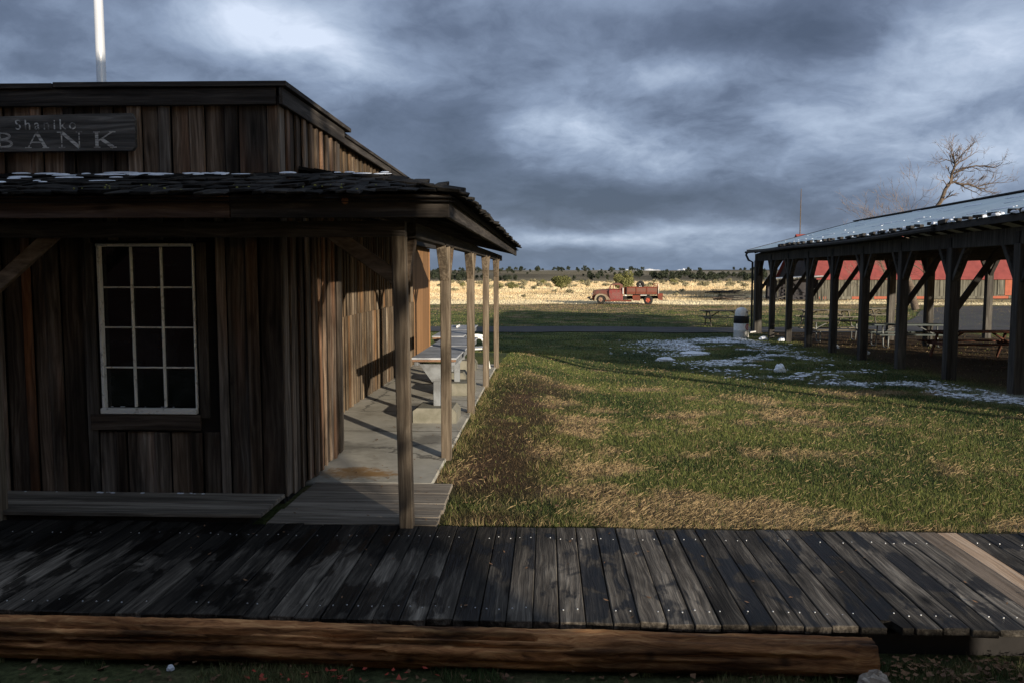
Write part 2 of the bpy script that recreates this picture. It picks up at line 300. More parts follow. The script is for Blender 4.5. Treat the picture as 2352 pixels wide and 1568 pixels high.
# ------------------------------------------------------------------ mesh builder
class MB:
    def __init__(s): s.v = []; s.f = []
    def box(s, c, size, rot=None, bev=.004, jit=0.0):
        hx, hy, hz = (q / 2 for q in size); h = (hx, hy, hz); bev = min(bev, .3 * min(size))
        idx = {}; pts = []
        sg = (-1, 1)
        if bev <= 0:
            for i in sg:
                for j in sg:
                    for k in sg:
                        idx[(i, j, k)] = len(pts); pts.append(Vector((i * hx, j * hy, k * hz)))
            fs = [[idx[p] for p in q] for q in (
                ((-1,-1,-1),(-1,-1,1),(-1,1,1),(-1,1,-1)), ((1,-1,-1),(1,1,-1),(1,1,1),(1,-1,1)),
                ((-1,-1,-1),(1,-1,-1),(1,-1,1),(-1,-1,1)), ((-1,1,-1),(-1,1,1),(1,1,1),(1,1,-1)),
                ((-1,-1,-1),(-1,1,-1),(1,1,-1),(1,-1,-1)), ((-1,-1,1),(1,-1,1),(1,1,1),(-1,1,1)))]
        else:
            for i in sg:
                for j in sg:
                    for k in sg:
                        for a in range(3):
                            e = [i * (hx - bev), j * (hy - bev), k * (hz - bev)]
                            e[a] = (i, j, k)[a] * h[a]
                            idx[(i, j, k, a)] = len(pts); pts.append(Vector(e))
            fs = []
            for a in range(3):
                b, c2 = [(1, 2), (0, 2), (0, 1)][a]
                for sgn in sg:
                    q = []
                    for (p, r) in ((-1, -1), (1, -1), (1, 1), (-1, 1)):
                        key = [0, 0, 0]; key[a] = sgn; key[b] = p; key[c2] = r
                        q.append(idx[(*key, a)])
                    fs.append(q)
                for sp in sg:                       # edges along axis a
                    for sr in sg:
                        k0 = [0, 0, 0]; k0[b] = sp; k0[c2] = sr
                        lo = list(k0); lo[a] = -1; hi = list(k0); hi[a] = 1
                        fs.append([idx[(*lo, b)], idx[(*hi, b)], idx[(*hi, c2)], idx[(*lo, c2)]])
            for i in sg:
                for j in sg:
                    for k in sg: fs.append([idx[(i, j, k, a)] for a in range(3)])
        for q in fs:                                # outward winding (convex, centred on 0)
            n = (pts[q[1]] - pts[q[0]]).cross(pts[q[2]] - pts[q[0]])
            if n.dot(sum((pts[t] for t in q), Vector())) < 0: q.reverse()
        if jit:
            jm = {}
            for p in pts:
                key = (p.x > 0, p.y > 0, p.z > 0)
                if key not in jm: jm[key] = Vector((random.uniform(-jit, jit), random.uniform(-jit, jit), random.uniform(-jit, jit)))
            for p in pts: p += jm[(p.x > 0, p.y > 0, p.z > 0)] if False else Vector()
            ctr = list(jm.items())
            for t in range(len(pts)):
                p = pts[t]; pts[t] = p + jm[(p.x > 0, p.y > 0, p.z > 0)]
        o = len(s.v); c = Vector(c)
        for p in pts:
            if rot is not None: p = rot @ p
            s.v.append(tuple(p + c))
        s.f += [[o + t for t in q] for q in fs]
        return s
    def beam(s, p0, p1, w, h, up=(0, 0, 1), bev=.004):
        p0 = Vector(p0); p1 = Vector(p1); d = p1 - p0; L = d.length; d.normalize()
        u = Vector(up)
        if abs(d.dot(u)) > .98: u = Vector((0, 1, 0))
        x = d; y = u.cross(x).normalized(); z = x.cross(y)
        rot = Matrix((x, y, z)).transposed()
        return s.box((p0 + p1) / 2, (L, w, h), rot, bev)
    def tube(s, pts, rad, n=8, cap=True):
        pts = [Vector(p) for p in pts]
        if not hasattr(rad, '__len__'): rad = [rad] * len(pts)
        o = len(s.v); ref = Vector((.31, .17, .93))
        for i, p in enumerate(pts):
            d = (pts[min(i + 1, len(pts) - 1)] - pts[max(i - 1, 0)]).normalized()
            if abs(d.dot(ref)) > .95: ref = Vector((.9, .3, .1))
            a = d.cross(ref).normalized(); b = d.cross(a)
            for k in range(n):
                t = 2 * math.pi * k / n
                s.v.append(tuple(p + (a * math.cos(t) + b * math.sin(t)) * rad[i]))
        for i in range(len(pts) - 1):
            for k in range(n):
                s.f.append([o + i * n + k, o + i * n + (k + 1) % n, o + (i + 1) * n + (k + 1) % n, o + (i + 1) * n + k])
        if cap and n > 2:
            s.f.append([o + k for k in range(n)][::-1]); s.f.append([o + (len(pts) - 1) * n + k for k in range(n)])
        return s
    def lathe(s, prof, n=24, c=(0, 0, 0), axis='z'):
        o = len(s.v)
        for (r, z) in prof:
            for k in range(n):
                t = 2 * math.pi * k / n
                p = {'z': (r * math.cos(t), r * math.sin(t), z), 'y': (r * math.cos(t), z, r * math.sin(t)), 'x': (z, r * math.cos(t), r * math.sin(t))}[axis]
                s.v.append((p[0] + c[0], p[1] + c[1], p[2] + c[2]))
        for i in range(len(prof) - 1):
            for k in range(n):
                s.f.append([o + i * n + k, o + i * n + (k + 1) % n, o + (i + 1) * n + (k + 1) % n, o + (i + 1) * n + k])
        return s
    def prism(s, poly, a, b, plane='xz'):          # polygon in a plane, extruded from a to b along the third axis
        o = len(s.v); n = len(poly)
        for t in (a, b):
            for (p, q) in poly:
                s.v.append({'xz': (p, t, q), 'xy': (p, q, t), 'yz': (t, p, q)}[plane])
        s.f.append([o + k for k in range(n)]); s.f.append([o + n + k for k in range(n)][::-1])
        for k in range(n): s.f.append([o + k, o + n + k, o + n + (k + 1) % n, o + (k + 1) % n])
        return s
    def quad(s, *p):
        o = len(s.v); s.v += [tuple(q) for q in p]; s.f.append(list(range(o, o + len(p)))); return s
    def build(s, name, mat, parent=None, smooth=False, fix=False):
        c = Vector((0, 0, 0))
        if s.v:
            a = np.array(s.v); c = Vector(((a.min(0) + a.max(0)) / 2).tolist())
        me = bpy.data.meshes.new(name)
        me.from_pydata([(p[0] - c.x, p[1] - c.y, p[2] - c.z) for p in s.v], [], s.f)
        if fix:
            import bmesh
            bm = bmesh.new(); bm.from_mesh(me); bmesh.ops.recalc_face_normals(bm, faces=bm.faces); bm.to_mesh(me); bm.free()
        me.materials.append(mat)
        if smooth: me.polygons.foreach_set('use_smooth', [True] * len(me.polygons))
        o = bpy.data.objects.new(name, me); COL.objects.link(o)
        if parent is not None:
            o.parent = parent; o.location = c - WORLD.get(parent.name, Vector())
        else: o.location = c
        WORLD[o.name] = c
        return o
WORLD = {}
def thing(name, label, cat, loc=(0, 0, 0), group=None):
    o = bpy.data.objects.new(name, None); COL.objects.link(o); o.location = loc
    o['label'] = label; o['category'] = cat
    if group: o['group'] = group
    WORLD[o.name] = Vector(loc); o.empty_display_size = .3
    return o
def tag(o, label, cat, group=None):
    o['label'] = label; o['category'] = cat
    if group: o['group'] = group
    return o
def kind(o, k): o['kind'] = k; return o
def copy_tree(o, parent=None):
    c = o.copy(); COL.objects.link(c)
    if parent is not None: c.parent = parent
    for ch in o.children: copy_tree(ch, c)
    return c
def np_mesh(name, v, faces, mat, tint=None, corner=3):
    me = bpy.data.meshes.new(name); nv = len(v); nf = len(faces)
    me.vertices.add(nv); me.vertices.foreach_set('co', np.asarray(v, np.float32).ravel())
    me.loops.add(nf * corner); me.loops.foreach_set('vertex_index', np.asarray(faces, np.int32).ravel())
    me.polygons.add(nf); me.polygons.foreach_set('loop_start', np.arange(0, nf * corner, corner, dtype=np.int32))
    me.polygons.foreach_set('loop_total', np.full(nf, corner, np.int32))
    me.update(calc_edges=True); me.validate()
    if tint is not None:
        a = me.color_attributes.new('tint', 'FLOAT_COLOR', 'POINT')
        a.data.foreach_set('color', np.concatenate([tint, np.ones((nv, 1))], 1).astype(np.float32).ravel())
    me.materials.append(mat)
    o = bpy.data.objects.new(name, me); COL.objects.link(o); return o

# ------------------------------------------------------------------ ground
GY = np.array([-80, 4.35, 5.75, 8, 12, 20, 33, 60, 75, 230, 270, 360, 470, 650, 900, 1600, 6000.])
GZ = np.array([-.20, -.20, -.05, -.08, -.18, -.42, -.70, -.80, -.82, -.80, -.75, .4, 2.3, 4.0, 4.6, 1.0, -60])
def sst(a, b, x):
    t = np.clip((x - a) / (b - a), 0, 1); return t * t * (3 - 2 * t)
def _h(ix, iy, seed):
    n = (ix.astype(np.int64) * 374761393 + iy.astype(np.int64) * 668265263 + seed * 974711) & 0x7fffffff
    n = ((n ^ (n >> 13)) * 1274126177) & 0x7fffffff
    return ((n ^ (n >> 16)) & 0xffff) / 65535.
def vn(x, y, seed=0):
    ix = np.floor(x); iy = np.floor(y); fx = x - ix; fy = y - iy
    fx = fx * fx * (3 - 2 * fx); fy = fy * fy * (3 - 2 * fy)
    a = _h(ix, iy, seed); b = _h(ix + 1, iy, seed); c = _h(ix, iy + 1, seed); d = _h(ix + 1, iy + 1, seed)
    return (a * (1 - fx) + b * fx) * (1 - fy) + (c * (1 - fx) + d * fx) * fy
def fbm(x, y, seed=0, oct=4):
    t = 0; a = .5; s = 0
    for o in range(oct):
        t = t + a * vn(x * 2 ** o + 13.7 * o, y * 2 ** o + 7.1 * o, seed + o); s += a; a *= .55
    return t / s
def gz(x, y):
    x = np.asarray(x, float); y = np.asarray(y, float)
    z = np.interp(y, GY, GZ)
    wl = sst(1.2, -.9, x) * sst(26, 17, y) * sst(5.6, 6.4, y)
    z = z * (1 - wl) + np.minimum(z, 0) * 0 * wl + (-.028) * wl
    rough = sst(6, 9, y) * .03 * (fbm(x * .8, y * .8, 5) - .5)
    far = sst(230, 420, y)
    hill = far * (fbm(x / 260., y / 330., 21, 3) - .47) * 6.5 * sst(250, 700, y) * sst(2500, 1200, y)
    return z + rough + hill
def gzs(x, y): return float(gz(np.array([x]), np.array([y]))[0])
GREEN = np.array([.105, .118, .036]); GREEN2 = np.array([.040, .058, .020]); STRAW = np.array([.28, .205, .112]); STRAW2 = np.array([.150, .110, .062])
DIRT = np.array([.060, .034, .022]); FIELD = np.array([.70, .57, .36]); FIELD2 = np.array([.57, .42, .24]); SNOWC = np.array([.8, .83, .88])
def L(a, b, t): return a * (1 - t)[:, None] + b * t[:, None]
def blob(x, y, cx, cy, rx, ry): return np.exp(-(((x - cx) / rx) ** 2 + ((y - cy) / ry) ** 2))
def straw_mask(x, y):
    n = fbm(x * .6, y * .95, 31, 5); n2 = fbm(x * 2.6, y * 2.0, 41, 4)
    s = (n - .5) * 2.4 + (n2 - .5) * 2.1 - .25
    s = s + .95 * blob(x, y, 1.05, 6.6, .95, .75) + .5 * blob(x, y, 3.6, 6.35, 1.4, .35) + .35 * blob(x, y, 2.2, 6.0, 3.0, .25)
    s = s + .65 * blob(x, y, .5, 9.6, .5, 1.4) + .5 * blob(x, y, 1.2, 10.2, 1.1, .5) + .45 * blob(x, y, 3.3, 8.6, .8, .8) + .5 * blob(x, y, 4.6, 7.6, 1.4, .35)
    s = s + .5 * blob(x, y, 0.0, 13.5, .8, 3.0) - .6 * blob(x, y, 2.6, 6.5, .6, .5) - .30 * sst(14, 18, y) * sst(42, 34, y)
    s = s + (.35 + .5 * (fbm(x * .12, y * .3, 88, 3) > .47)) * sst(50, 64, y) + .22 * sst(40, 46, y) * (fbm(x * .25, y * .5, 77, 3) > .5)
    return sst(.0, .55, s)
def dirt_mask(x, y):
    edge = -.75 + .15 * np.sin(y * 1.3)
    d = sst(1.05, .1, np.abs(x + .42 - .25 * sst(9, 15, y)) * 1.0) * sst(16.5, 13.5, y) * sst(6.2, 7.2, y)
    d = d * sst(.31, .63, fbm(x * 2.3, y * 1.6, 55, 5) + .10)
    d = np.maximum(d, blob(x, y, -.45, 6.15, .5, .25))
    pv = sst(8.0, 8.9, x - .036 * (y - 14.6)) * sst(36.5, 35.5, y) * sst(18.5, 17.5, x)
    return np.clip(np.maximum(d, pv * (y > 3)), 0, 1)
def snow_density(x, y):
    # strip in the pavilion's shade: from the barrel towards the near right
    ln = np.array([(8.6, 13.0), (6.3, 16.0), (5.4, 20.0), (5.6, 25.0), (5.8, 30.0), (7.0, 32.5)])
    cx = np.interp(y, ln[:, 1], ln[:, 0]); wd = np.interp(y, [11.5, 14, 18, 25, 30, 33], [.6, .9, 1.1, 1.6, 1.6, .6])
    return np.exp(-((x - cx) / wd) ** 2) * sst(10.8, 13, y) * sst(33.5, 31.5, y)
def field_edge(x): return 70.5 + 1.2 * np.sin(x * .31) + .8 * np.sin(x * .9 + 1)
def tint_at(x, y, jitter=0):
    x = np.asarray(x, float).ravel(); y = np.asarray(y, float).ravel()
    gm = fbm(x * .8, y * .6, 3, 5)
    lawn = L(GREEN2[None].repeat(len(x), 0), GREEN[None].repeat(len(x), 0), sst(.3, .7, gm))
    sm = straw_mask(x, y)
    st = L(STRAW2[None].repeat(len(x), 0), STRAW[None].repeat(len(x), 0), sst(.3, .7, fbm(x * 4, y * 3, 9, 3)))
    c = L(lawn, st, sm)
    c = L(c, DIRT[None].repeat(len(x), 0), dirt_mask(x, y) * .85)
    c = L(c, (SNOWC * .85)[None].repeat(len(x), 0), np.clip(snow_density(x, y) * sst(.42, .60, fbm(x * 1.1, y * .8, 101, 4)), 0, 1) * .42)
    fr = sst(4.5, 4.3, y)
    c = L(c, np.array([.055, .062, .030])[None].repeat(len(x), 0), fr * .75)
    fm = sst(-.6, .6, y - field_edge(x))
    fc = L(FIELD[None].repeat(len(x), 0), FIELD2[None].repeat(len(x), 0), sst(.42, .62, fbm(x * .09, y * .10, 61, 4)))
    c = L(c, fc, fm)
    # darker rough patch right of the truck
    c = L(c, np.array([.13, .11, .06])[None].repeat(len(x), 0), .8 * sst(.35, .6, fbm(x * .22, y * .2, 67, 3)) * sst(13, 17, x) * sst(100, 92, y) * sst(73, 77, y))
    hm = sst(205, 245, y + 12 * np.sin(x * .03))
    hc = L(np.array([.105, .085, .052])[None].repeat(len(x), 0), np.array([.19, .155, .095])[None].repeat(len(x), 0), sst(.4, .62, fbm(x / 60., y / 90., 71, 4)))
    hc = L(hc, np.array([.30, .26, .20])[None].repeat(len(x), 0), sst(.6, .68, fbm(x / 35., y / 130., 73, 3)) * sst(300, 500, y) * .8)
    c = L(c, hc, hm)
    return c
# one adaptive sheet: rows get longer with distance, columns fan out
ys = np.concatenate([np.linspace(-80, 3, 12), np.linspace(3.2, 4.25, 8), np.linspace(4.35, 5.75, 6), np.geomspace(5.85, 90, 330), np.geomspace(91, 900, 120), np.geomspace(930, 9000, 40)])
us = np.linspace(-1, 1, 300); us = np.sign(us) * np.abs(us) ** 1.35
xs = np.concatenate([np.linspace(-1.1, 1.1, 2)])
V = []; 
for yy in ys:
    half = max(abs(yy), 4) * 1.0 + 14
    V.append(np.stack([us * half + .12 * max(yy, 0), np.full(300, yy), np.zeros(300)], 1))
V = np.concatenate(V); V[:, 2] = gz(V[:, 0], V[:, 1])
nr = len(ys); ii, jj = np.meshgrid(np.arange(nr - 1), np.arange(299), indexing='ij'); b0 = (ii * 300 + jj).ravel()
Fq = np.stack([b0, b0 + 1, b0 + 301, b0 + 300], 1)
gro = kind(np_mesh('ground', V, Fq, M['ground'], tint_at(V[:, 0], V[:, 1]), 4), 'structure')
gro.data.polygons.foreach_set('use_smooth', [True] * len(gro.data.polygons))

# asphalt road: a strip crossing behind the lawn that widens to the right
def sheet(name, pts_fn, n1, n2, mat, lift):
    vs = []
    for i in range(n1 + 1):
        for j in range(n2 + 1):
            x, y = pts_fn(i / n1, j / n2); vs.append((x, y, 0))
    vs = np.array(vs); vs[:, 2] = gz(vs[:, 0], vs[:, 1]) + lift
    i, j = np.meshgrid(np.arange(n1), np.arange(n2), indexing='ij'); b = (i * (n2 + 1) + j).ravel()
    return np_mesh(name, vs, np.stack([b, b + n2 + 1, b + n2 + 2, b + 1], 1), mat, None, 4)
def road_pt(s, t):
    x = -45 + 130 * s
    wide = float(sst(13, 34, np.array(x)))
    y0 = 35.6 + .25 * math.sin(x * .7) + .12 * math.sin(x * 2.1) + 5 * wide
    y1 = 39.3 + .3 * math.sin(x * .5 + 1) + 28 * wide
    return x, y0 + (y1 - y0) * t
kind(sheet('road', road_pt, 260, 24, M['asphalt'], .03), 'structure')

# distant snowy hills on the skyline
def far_hill(px0, px1, top, dist, name, tintc, seed):
    n = 60; vs = []; tn = []
    for i in range(n + 1):
        t = i / n; px = px0 + (px1 - px0) * t; d = pxdir(px, 600); k = dist / d.y
        e = math.sin(math.pi * t) ** .6
        hh = top * e * (.75 + .5 * float(fbm(np.array([t * 6.]), np.array([seed * 1.0]), seed, 3)[0]))
        for j, (dy, hz_) in enumerate(((0, -40), (120, hh * .75), (260, hh), (900, -40))):
            vs.append((d.x * k * (1 + dy / dist), dist + dy, hz_)); tn.append(tintc)
    i, j = np.meshgrid(np.arange(n), np.arange(3), indexing='ij'); b = (i * 4 + j).ravel()
    o = np_mesh(name, np.array(vs), np.stack([b, b + 4, b + 5, b + 1], 1), M['ground'], np.array(tn), 4)
    return kind(o, 'structure')
far_hill(1240, 2600, 16, 3300, 'far_hills', (.045, .06, .085), 3)
far_hill(-600, 1300, 12, 3300, 'far_hills', (.05, .065, .09), 9)
far_hill(1352, 1412, 11.2, 2300, 'snowy_hill', (.85, .84, .82), 4)
far_hill(1405, 1480, 13.2, 2350, 'snowy_hill', (.85, .84, .82), 5)
far_hill(1456, 1530, 13.6, 2400, 'snowy_hill', (.85, .82, .78), 6)
far_hill(1545, 1600, 17.0, 2900, 'snowy_hill', (.85, .85, .86), 7)

# ------------------------------------------------------------------ grass
def blades(name, x, y, h, wd, tint, lean=.35, up=0.0):
    n = len(x); z = gz(x, y) + up
    a = RNG.uniform(0, 2 * np.pi, n); la = RNG.uniform(0, 2 * np.pi, n); ll = RNG.uniform(0, lean, n) * h
    dx, dy = np.cos(a) * wd / 2, np.sin(a) * wd / 2
    v = np.empty((n, 3, 3))
    v[:, 0] = np.stack([x - dx, y - dy, z - .01], 1); v[:, 1] = np.stack([x + dx, y + dy, z - .01], 1)
    v[:, 2] = np.stack([x + np.cos(la) * ll, y + np.sin(la) * ll, z + h], 1)
    t = np.repeat(tint[:, None, :], 3, 1)
    return kind(np_mesh(name, v.reshape(-1, 3), np.arange(n * 3).reshape(-1, 3), M['grass'], t.reshape(-1, 3)), 'stuff')
def scatter(n, y0, y1, x0f, x1f, power=2.0):
    u = RNG.uniform(0, 1, n)
    y = (y0 ** (1 - power) + u * (y1 ** (1 - power) - y0 ** (1 - power))) ** (1 / (1 - power)) if power != 1 else y0 * (y1 / y0) ** u
    x = RNG.uniform(x0f(y), x1f(y)); return x, y
# lawn: between the porch slab and the pavilion
x, y = scatter(560000, 5.92, 72, lambda y: -.25 * y - 1, lambda y: .62 * y + 1.2, 1.55)
keep = (~((y > 35.4) & (y < 39.6))) & (y < field_edge(x)) & ~((x < -.95) & (y < 22)) & ~((x < -.78) & (y < 7.1))
dm = dirt_mask(x, y); keep &= RNG.uniform(0, 1, len(x)) > dm * .82
x, y = x[keep], y[keep]
t = tint_at(x, y); sm = straw_mask(x, y)
t *= RNG.uniform(.6, 1.55, (len(x), 1)); mixs = RNG.uniform(0, 1, len(x)) < .10; t[mixs] = STRAW * RNG.uniform(.5, 1.2, (mixs.sum(), 1))
gg_ = RNG.uniform(0, 1, len(x)) < .10; t[gg_] = GREEN * 1.35
h = (.014 + .024 * RNG.uniform(0, 1, len(x)) ** 2) * (1 + .3 * sst(.4, .6, fbm(x * 1.5, y * 1.5, 8))) * (1 + y * .012)
blades('lawn_grass', x, y, h, .0022 + .00062 * y, t, 1.3)
# straw litter lying on the lawn
x, y = scatter(42000, 5.95, 30, lambda y: -.9 + 0 * y, lambda y: .62 * y + 1, 1.6)
k = (RNG.uniform(0, 1, len(x)) < straw_mask(x, y) * .9 + .1) & ~((x < -.7) & (y < 7.2)); k &= RNG.uniform(0, 1, len(k)) > dirt_mask(x, y) * .85; x, y = x[k], y[k]
a = RNG.normal(0, .7, len(x)); ln = RNG.uniform(.010, .05, len(x)); wd = .0008 + .00022 * y
z = gz(x, y) + RNG.uniform(.012, .04, len(x)); dx, dy = np.cos(a) * ln, np.sin(a) * ln
v = np.empty((len(x), 4, 3)); rz = RNG.uniform(0, .03, len(x))
v[:, 0] = np.stack([x, y, z], 1); v[:, 1] = np.stack([x + dx, y + dy, z + rz], 1); v[:, 2] = v[:, 1] + np.stack([0 * x, 0 * x, wd * 1.4], 1); v[:, 3] = v[:, 0] + np.stack([0 * x, 0 * x, wd * 1.4], 1)
tt = STRAW * RNG.uniform(.6, 1.3, (len(x), 1))
kind(np_mesh('straw_litter', v.reshape(-1, 3), np.arange(len(x) * 4).reshape(-1, 4), M['grass'], np.repeat(tt[:, None], 4, 1).reshape(-1, 3), 4), 'stuff')
# rough grass in front of the log
x, y = RNG.uniform(-3.4, 3.4, 80000), RNG.uniform(3.5, 4.24, 80000)
kk = fbm(x * 2.5, y * 2.5, 15) > .40; x, y = x[kk], y[kk]
t = L(np.array([.055, .085, .030])[None].repeat(len(x), 0), np.array([.16, .165, .07])[None].repeat(len(x), 0), sst(.4, .7, fbm(x * 3, y * 3, 19))) * RNG.uniform(.5, 1.5, (len(x), 1))
ms = RNG.uniform(0, 1, len(x)) < .12; t[ms] = STRAW * .8
blades('verge_grass', x, y, .02 + .05 * RNG.uniform(0, 1, len(x)) ** 2, .0042, t, 1.0)
# ragged tufts along the slab, the deck and the back edge of the boardwalk, and weeds in the turf
tx = np.concatenate([RNG.normal(-.93, .05, 90), RNG.uniform(-.75, 5.2, 110), RNG.uniform(-.6, 6, 90), RNG.uniform(1.8, 4, 60)])
ty = np.concatenate([RNG.uniform(7.2, 17, 90), RNG.uniform(5.92, 6.06, 110), RNG.uniform(6.2, 13, 90), RNG.uniform(4.0, 4.2, 60)])
x = np.repeat(tx, 22) + RNG.normal(0, .035, len(tx) * 22); y = np.repeat(ty, 22) + RNG.normal(0, .03, len(tx) * 22)
k = (y > 5.91) | (y < 4.23); k &= ~((x < -.99) & (y > 7)); x, y = x[k], y[k]
t = np.where(RNG.uniform(0, 1, (len(x), 1)) < .5, GREEN * .9, STRAW) * RNG.uniform(.55, 1.3, (len(x), 1))
blades('grass_tufts', x, y, RNG.uniform(.03, .095, len(x)), .0045, t, 1.1)
# tall dry grass of the field, lit by the low sun
x, y = scatter(260000, 70, 250, lambda y: -.50 * y - 4, lambda y: .72 * y, 1.3)
k = (y > field_edge(x)) & ~((x > 24) & (y > 82) & (y < 96)); x, y = x[k], y[k]
ff = fbm(x * .16, y * .12, 63, 4); f2 = fbm(x * .5, y * .35, 64, 3)
t = L(FIELD[None].repeat(len(x), 0), FIELD2[None].repeat(len(x), 0), sst(.42, .66, ff)); t = L(t, np.array([.50, .40, .22])[None].repeat(len(x), 0), sst(.55, .7, f2))
t = L(t, np.array([.60, .56, .40])[None].repeat(len(x), 0), sst(84, 74, y) * .7)
dk = sst(.35, .6, fbm(x * .22, y * .2, 67, 3)) * sst(13, 17, x) * sst(100, 92, y) * sst(73, 77, y)
t = L(t, np.array([.17, .14, .08])[None].repeat(len(x), 0), dk * .85)
t *= RNG.uniform(.72, 1.25, (len(x), 1))
hh = (.10 + .22 * sst(80, 120, y)) * RNG.uniform(.5, 1.3, len(x)) * (.6 + .8 * ff)
blades('field_grass', x, y, hh, .022 + .0003 * y, t, .5)

# ------------------------------------------------------------------ boardwalk
bw = kind(MB().box((-.6, 5.07, -.075), (11.4, 1.2, .06), bev=0).build('boardwalk', M['soffit']), 'structure')
pitch = .1425; nails = MB()
k = -42
while k < 33:
    x0 = -.07 + pitch * k; xc = x0 + pitch / 2
    wq = pitch - random.uniform(.004, .009)
    y0 = 4.25 + random.uniform(-.012, .012); y1 = 5.885 + random.uniform(-.012, .014)
    if xc < -1.2: y0 += .03 * min(1, (-1.2 - xc)); y1 += .02
    new = 0
    if k == 19: new = 1
    if k == 20: new = 2
    if k == 18 or k == 17: y0 = 4.25
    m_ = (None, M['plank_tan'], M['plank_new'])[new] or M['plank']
    b_ = MB()
    if k == 13:                                      # plank with a broken front corner
        poly = [(x0 + .003, y0 + .10), (x0 + .055, y0 + .085), (x0 + .075, y0 + .01), (x0 + .078, y0), (x0 + wq, y0), (x0 + wq, y1), (x0 + .003, y1)]
        b_.prism(poly, -.040, 0, 'xy'); o = b_.build('plank', m_, bw, fix=True)
    else:
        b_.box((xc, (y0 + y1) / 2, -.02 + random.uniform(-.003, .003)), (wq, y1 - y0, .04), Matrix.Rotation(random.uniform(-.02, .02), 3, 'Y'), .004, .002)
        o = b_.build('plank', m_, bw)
    if new: o['label'] = 'pale newly sawn plank' if new == 2 else 'tan newer plank'
    if not new:
        for yy in (4.42, 5.64):
            for dx in (.028, wq - .03):
                if random.random() < .75:
                    nx, ny = x0 + dx + random.uniform(-.006, .006), yy + random.uniform(-.02, .02)
                    nails.lathe([(.0046, -.002), (.0042, .0025), (.0012, .003)], 6, (nx, ny, .001))
    k += 1
kind(nails.build('nail_head', M['steel'], bw), 'stuff')
MB().box((-.6, 4.40, -.15), (11.4, .05, .14)).build('stringer', M['interior'], bw)
MB().box((-.6, 5.70, -.15), (11.4, .05, .14)).build('stringer', M['interior'], bw)

# ------------------------------------------------------------------ logs along the boardwalk
def make_log(name, label, x0, x1, r0, r1, yca, ycb, mat, seed):
    rnd = random.Random(seed); n = 190; seg = 52; mb = MB()
    dents = [(rnd.uniform(0, 6.28), rnd.uniform(.35, .7), rnd.uniform(x0, x1), rnd.uniform(.3, .9), rnd.uniform(.006, .018)) for _ in range(9)]
    for i in range(n + 1):
        t = i / n; x = x0 + (x1 - x0) * t; yc = yca + (ycb - yca) * t; r = r0 + (r1 - r0) * t
        for k in range(seg):
            a = 2 * math.pi * k / seg; rr = r
            for (da, dw, dx, dl, dd) in dents:
                q = ((a - da + math.pi) % (2 * math.pi)) - math.pi
                rr -= dd * math.exp(-(q / dw * 2.2) ** 2 - ((x - dx) / dl) ** 2)
            rr += .005 * math.sin(a * 5 + x * 2) + .004 * math.sin(a * 9 - x * 5 + seed) + .004 * math.sin(a * 14 + 3 * math.sin(x * 1.3)) + rnd.uniform(-.0025, .0025)
            # long drying cracks on the street side
            for (ca, lo, hi, dp) in ((2.15, x0 + .1, -.05, .030), (2.62, x0 + .5, .12, .022), (3.0, x0 + .2, -.8, .018), (1.75, x0 + 1.2, -1.6, .014), (2.85, .35, 1.5, .012)):
                q = abs(((a - ca - .07 * math.sin(x * 2.0 + ca * 5) - .03 * math.sin(x * 7.3 + ca) + math.pi) % (2 * math.pi)) - math.pi)
                if lo < x < hi and q < .09: rr -= dp * 1.3
            mb.v.append((x, yc + rr * math.cos(a), (r - .198) + rr * math.sin(a)))
    for i in range(n):
        for k in range(seg):
            mb.f.append([i * seg + k, i * seg + (k + 1) % seg, (i + 1) * seg + (k + 1) % seg, (i + 1) * seg + k])
    mb.f.append(list(range(seg))); mb.f.append([n * seg + k for k in range(seg)][::-1])
    o = mb.build(name, mat, None, smooth=True, fix=True); tag(o, label, 'log')
    return o
lg2 = make_log('log', 'long reddish-brown peeled log with drying cracks lying in front of the boardwalk', -5.5, 1.66, .116, .094, 4.185, 4.122, M['log'], 3)
MB().lathe([(.016, 0), (.016, .01), (.001, .008)], 10, (1.19, 4.036, -.13), 'y').build('bolt_hole', M['interior'], lg2)

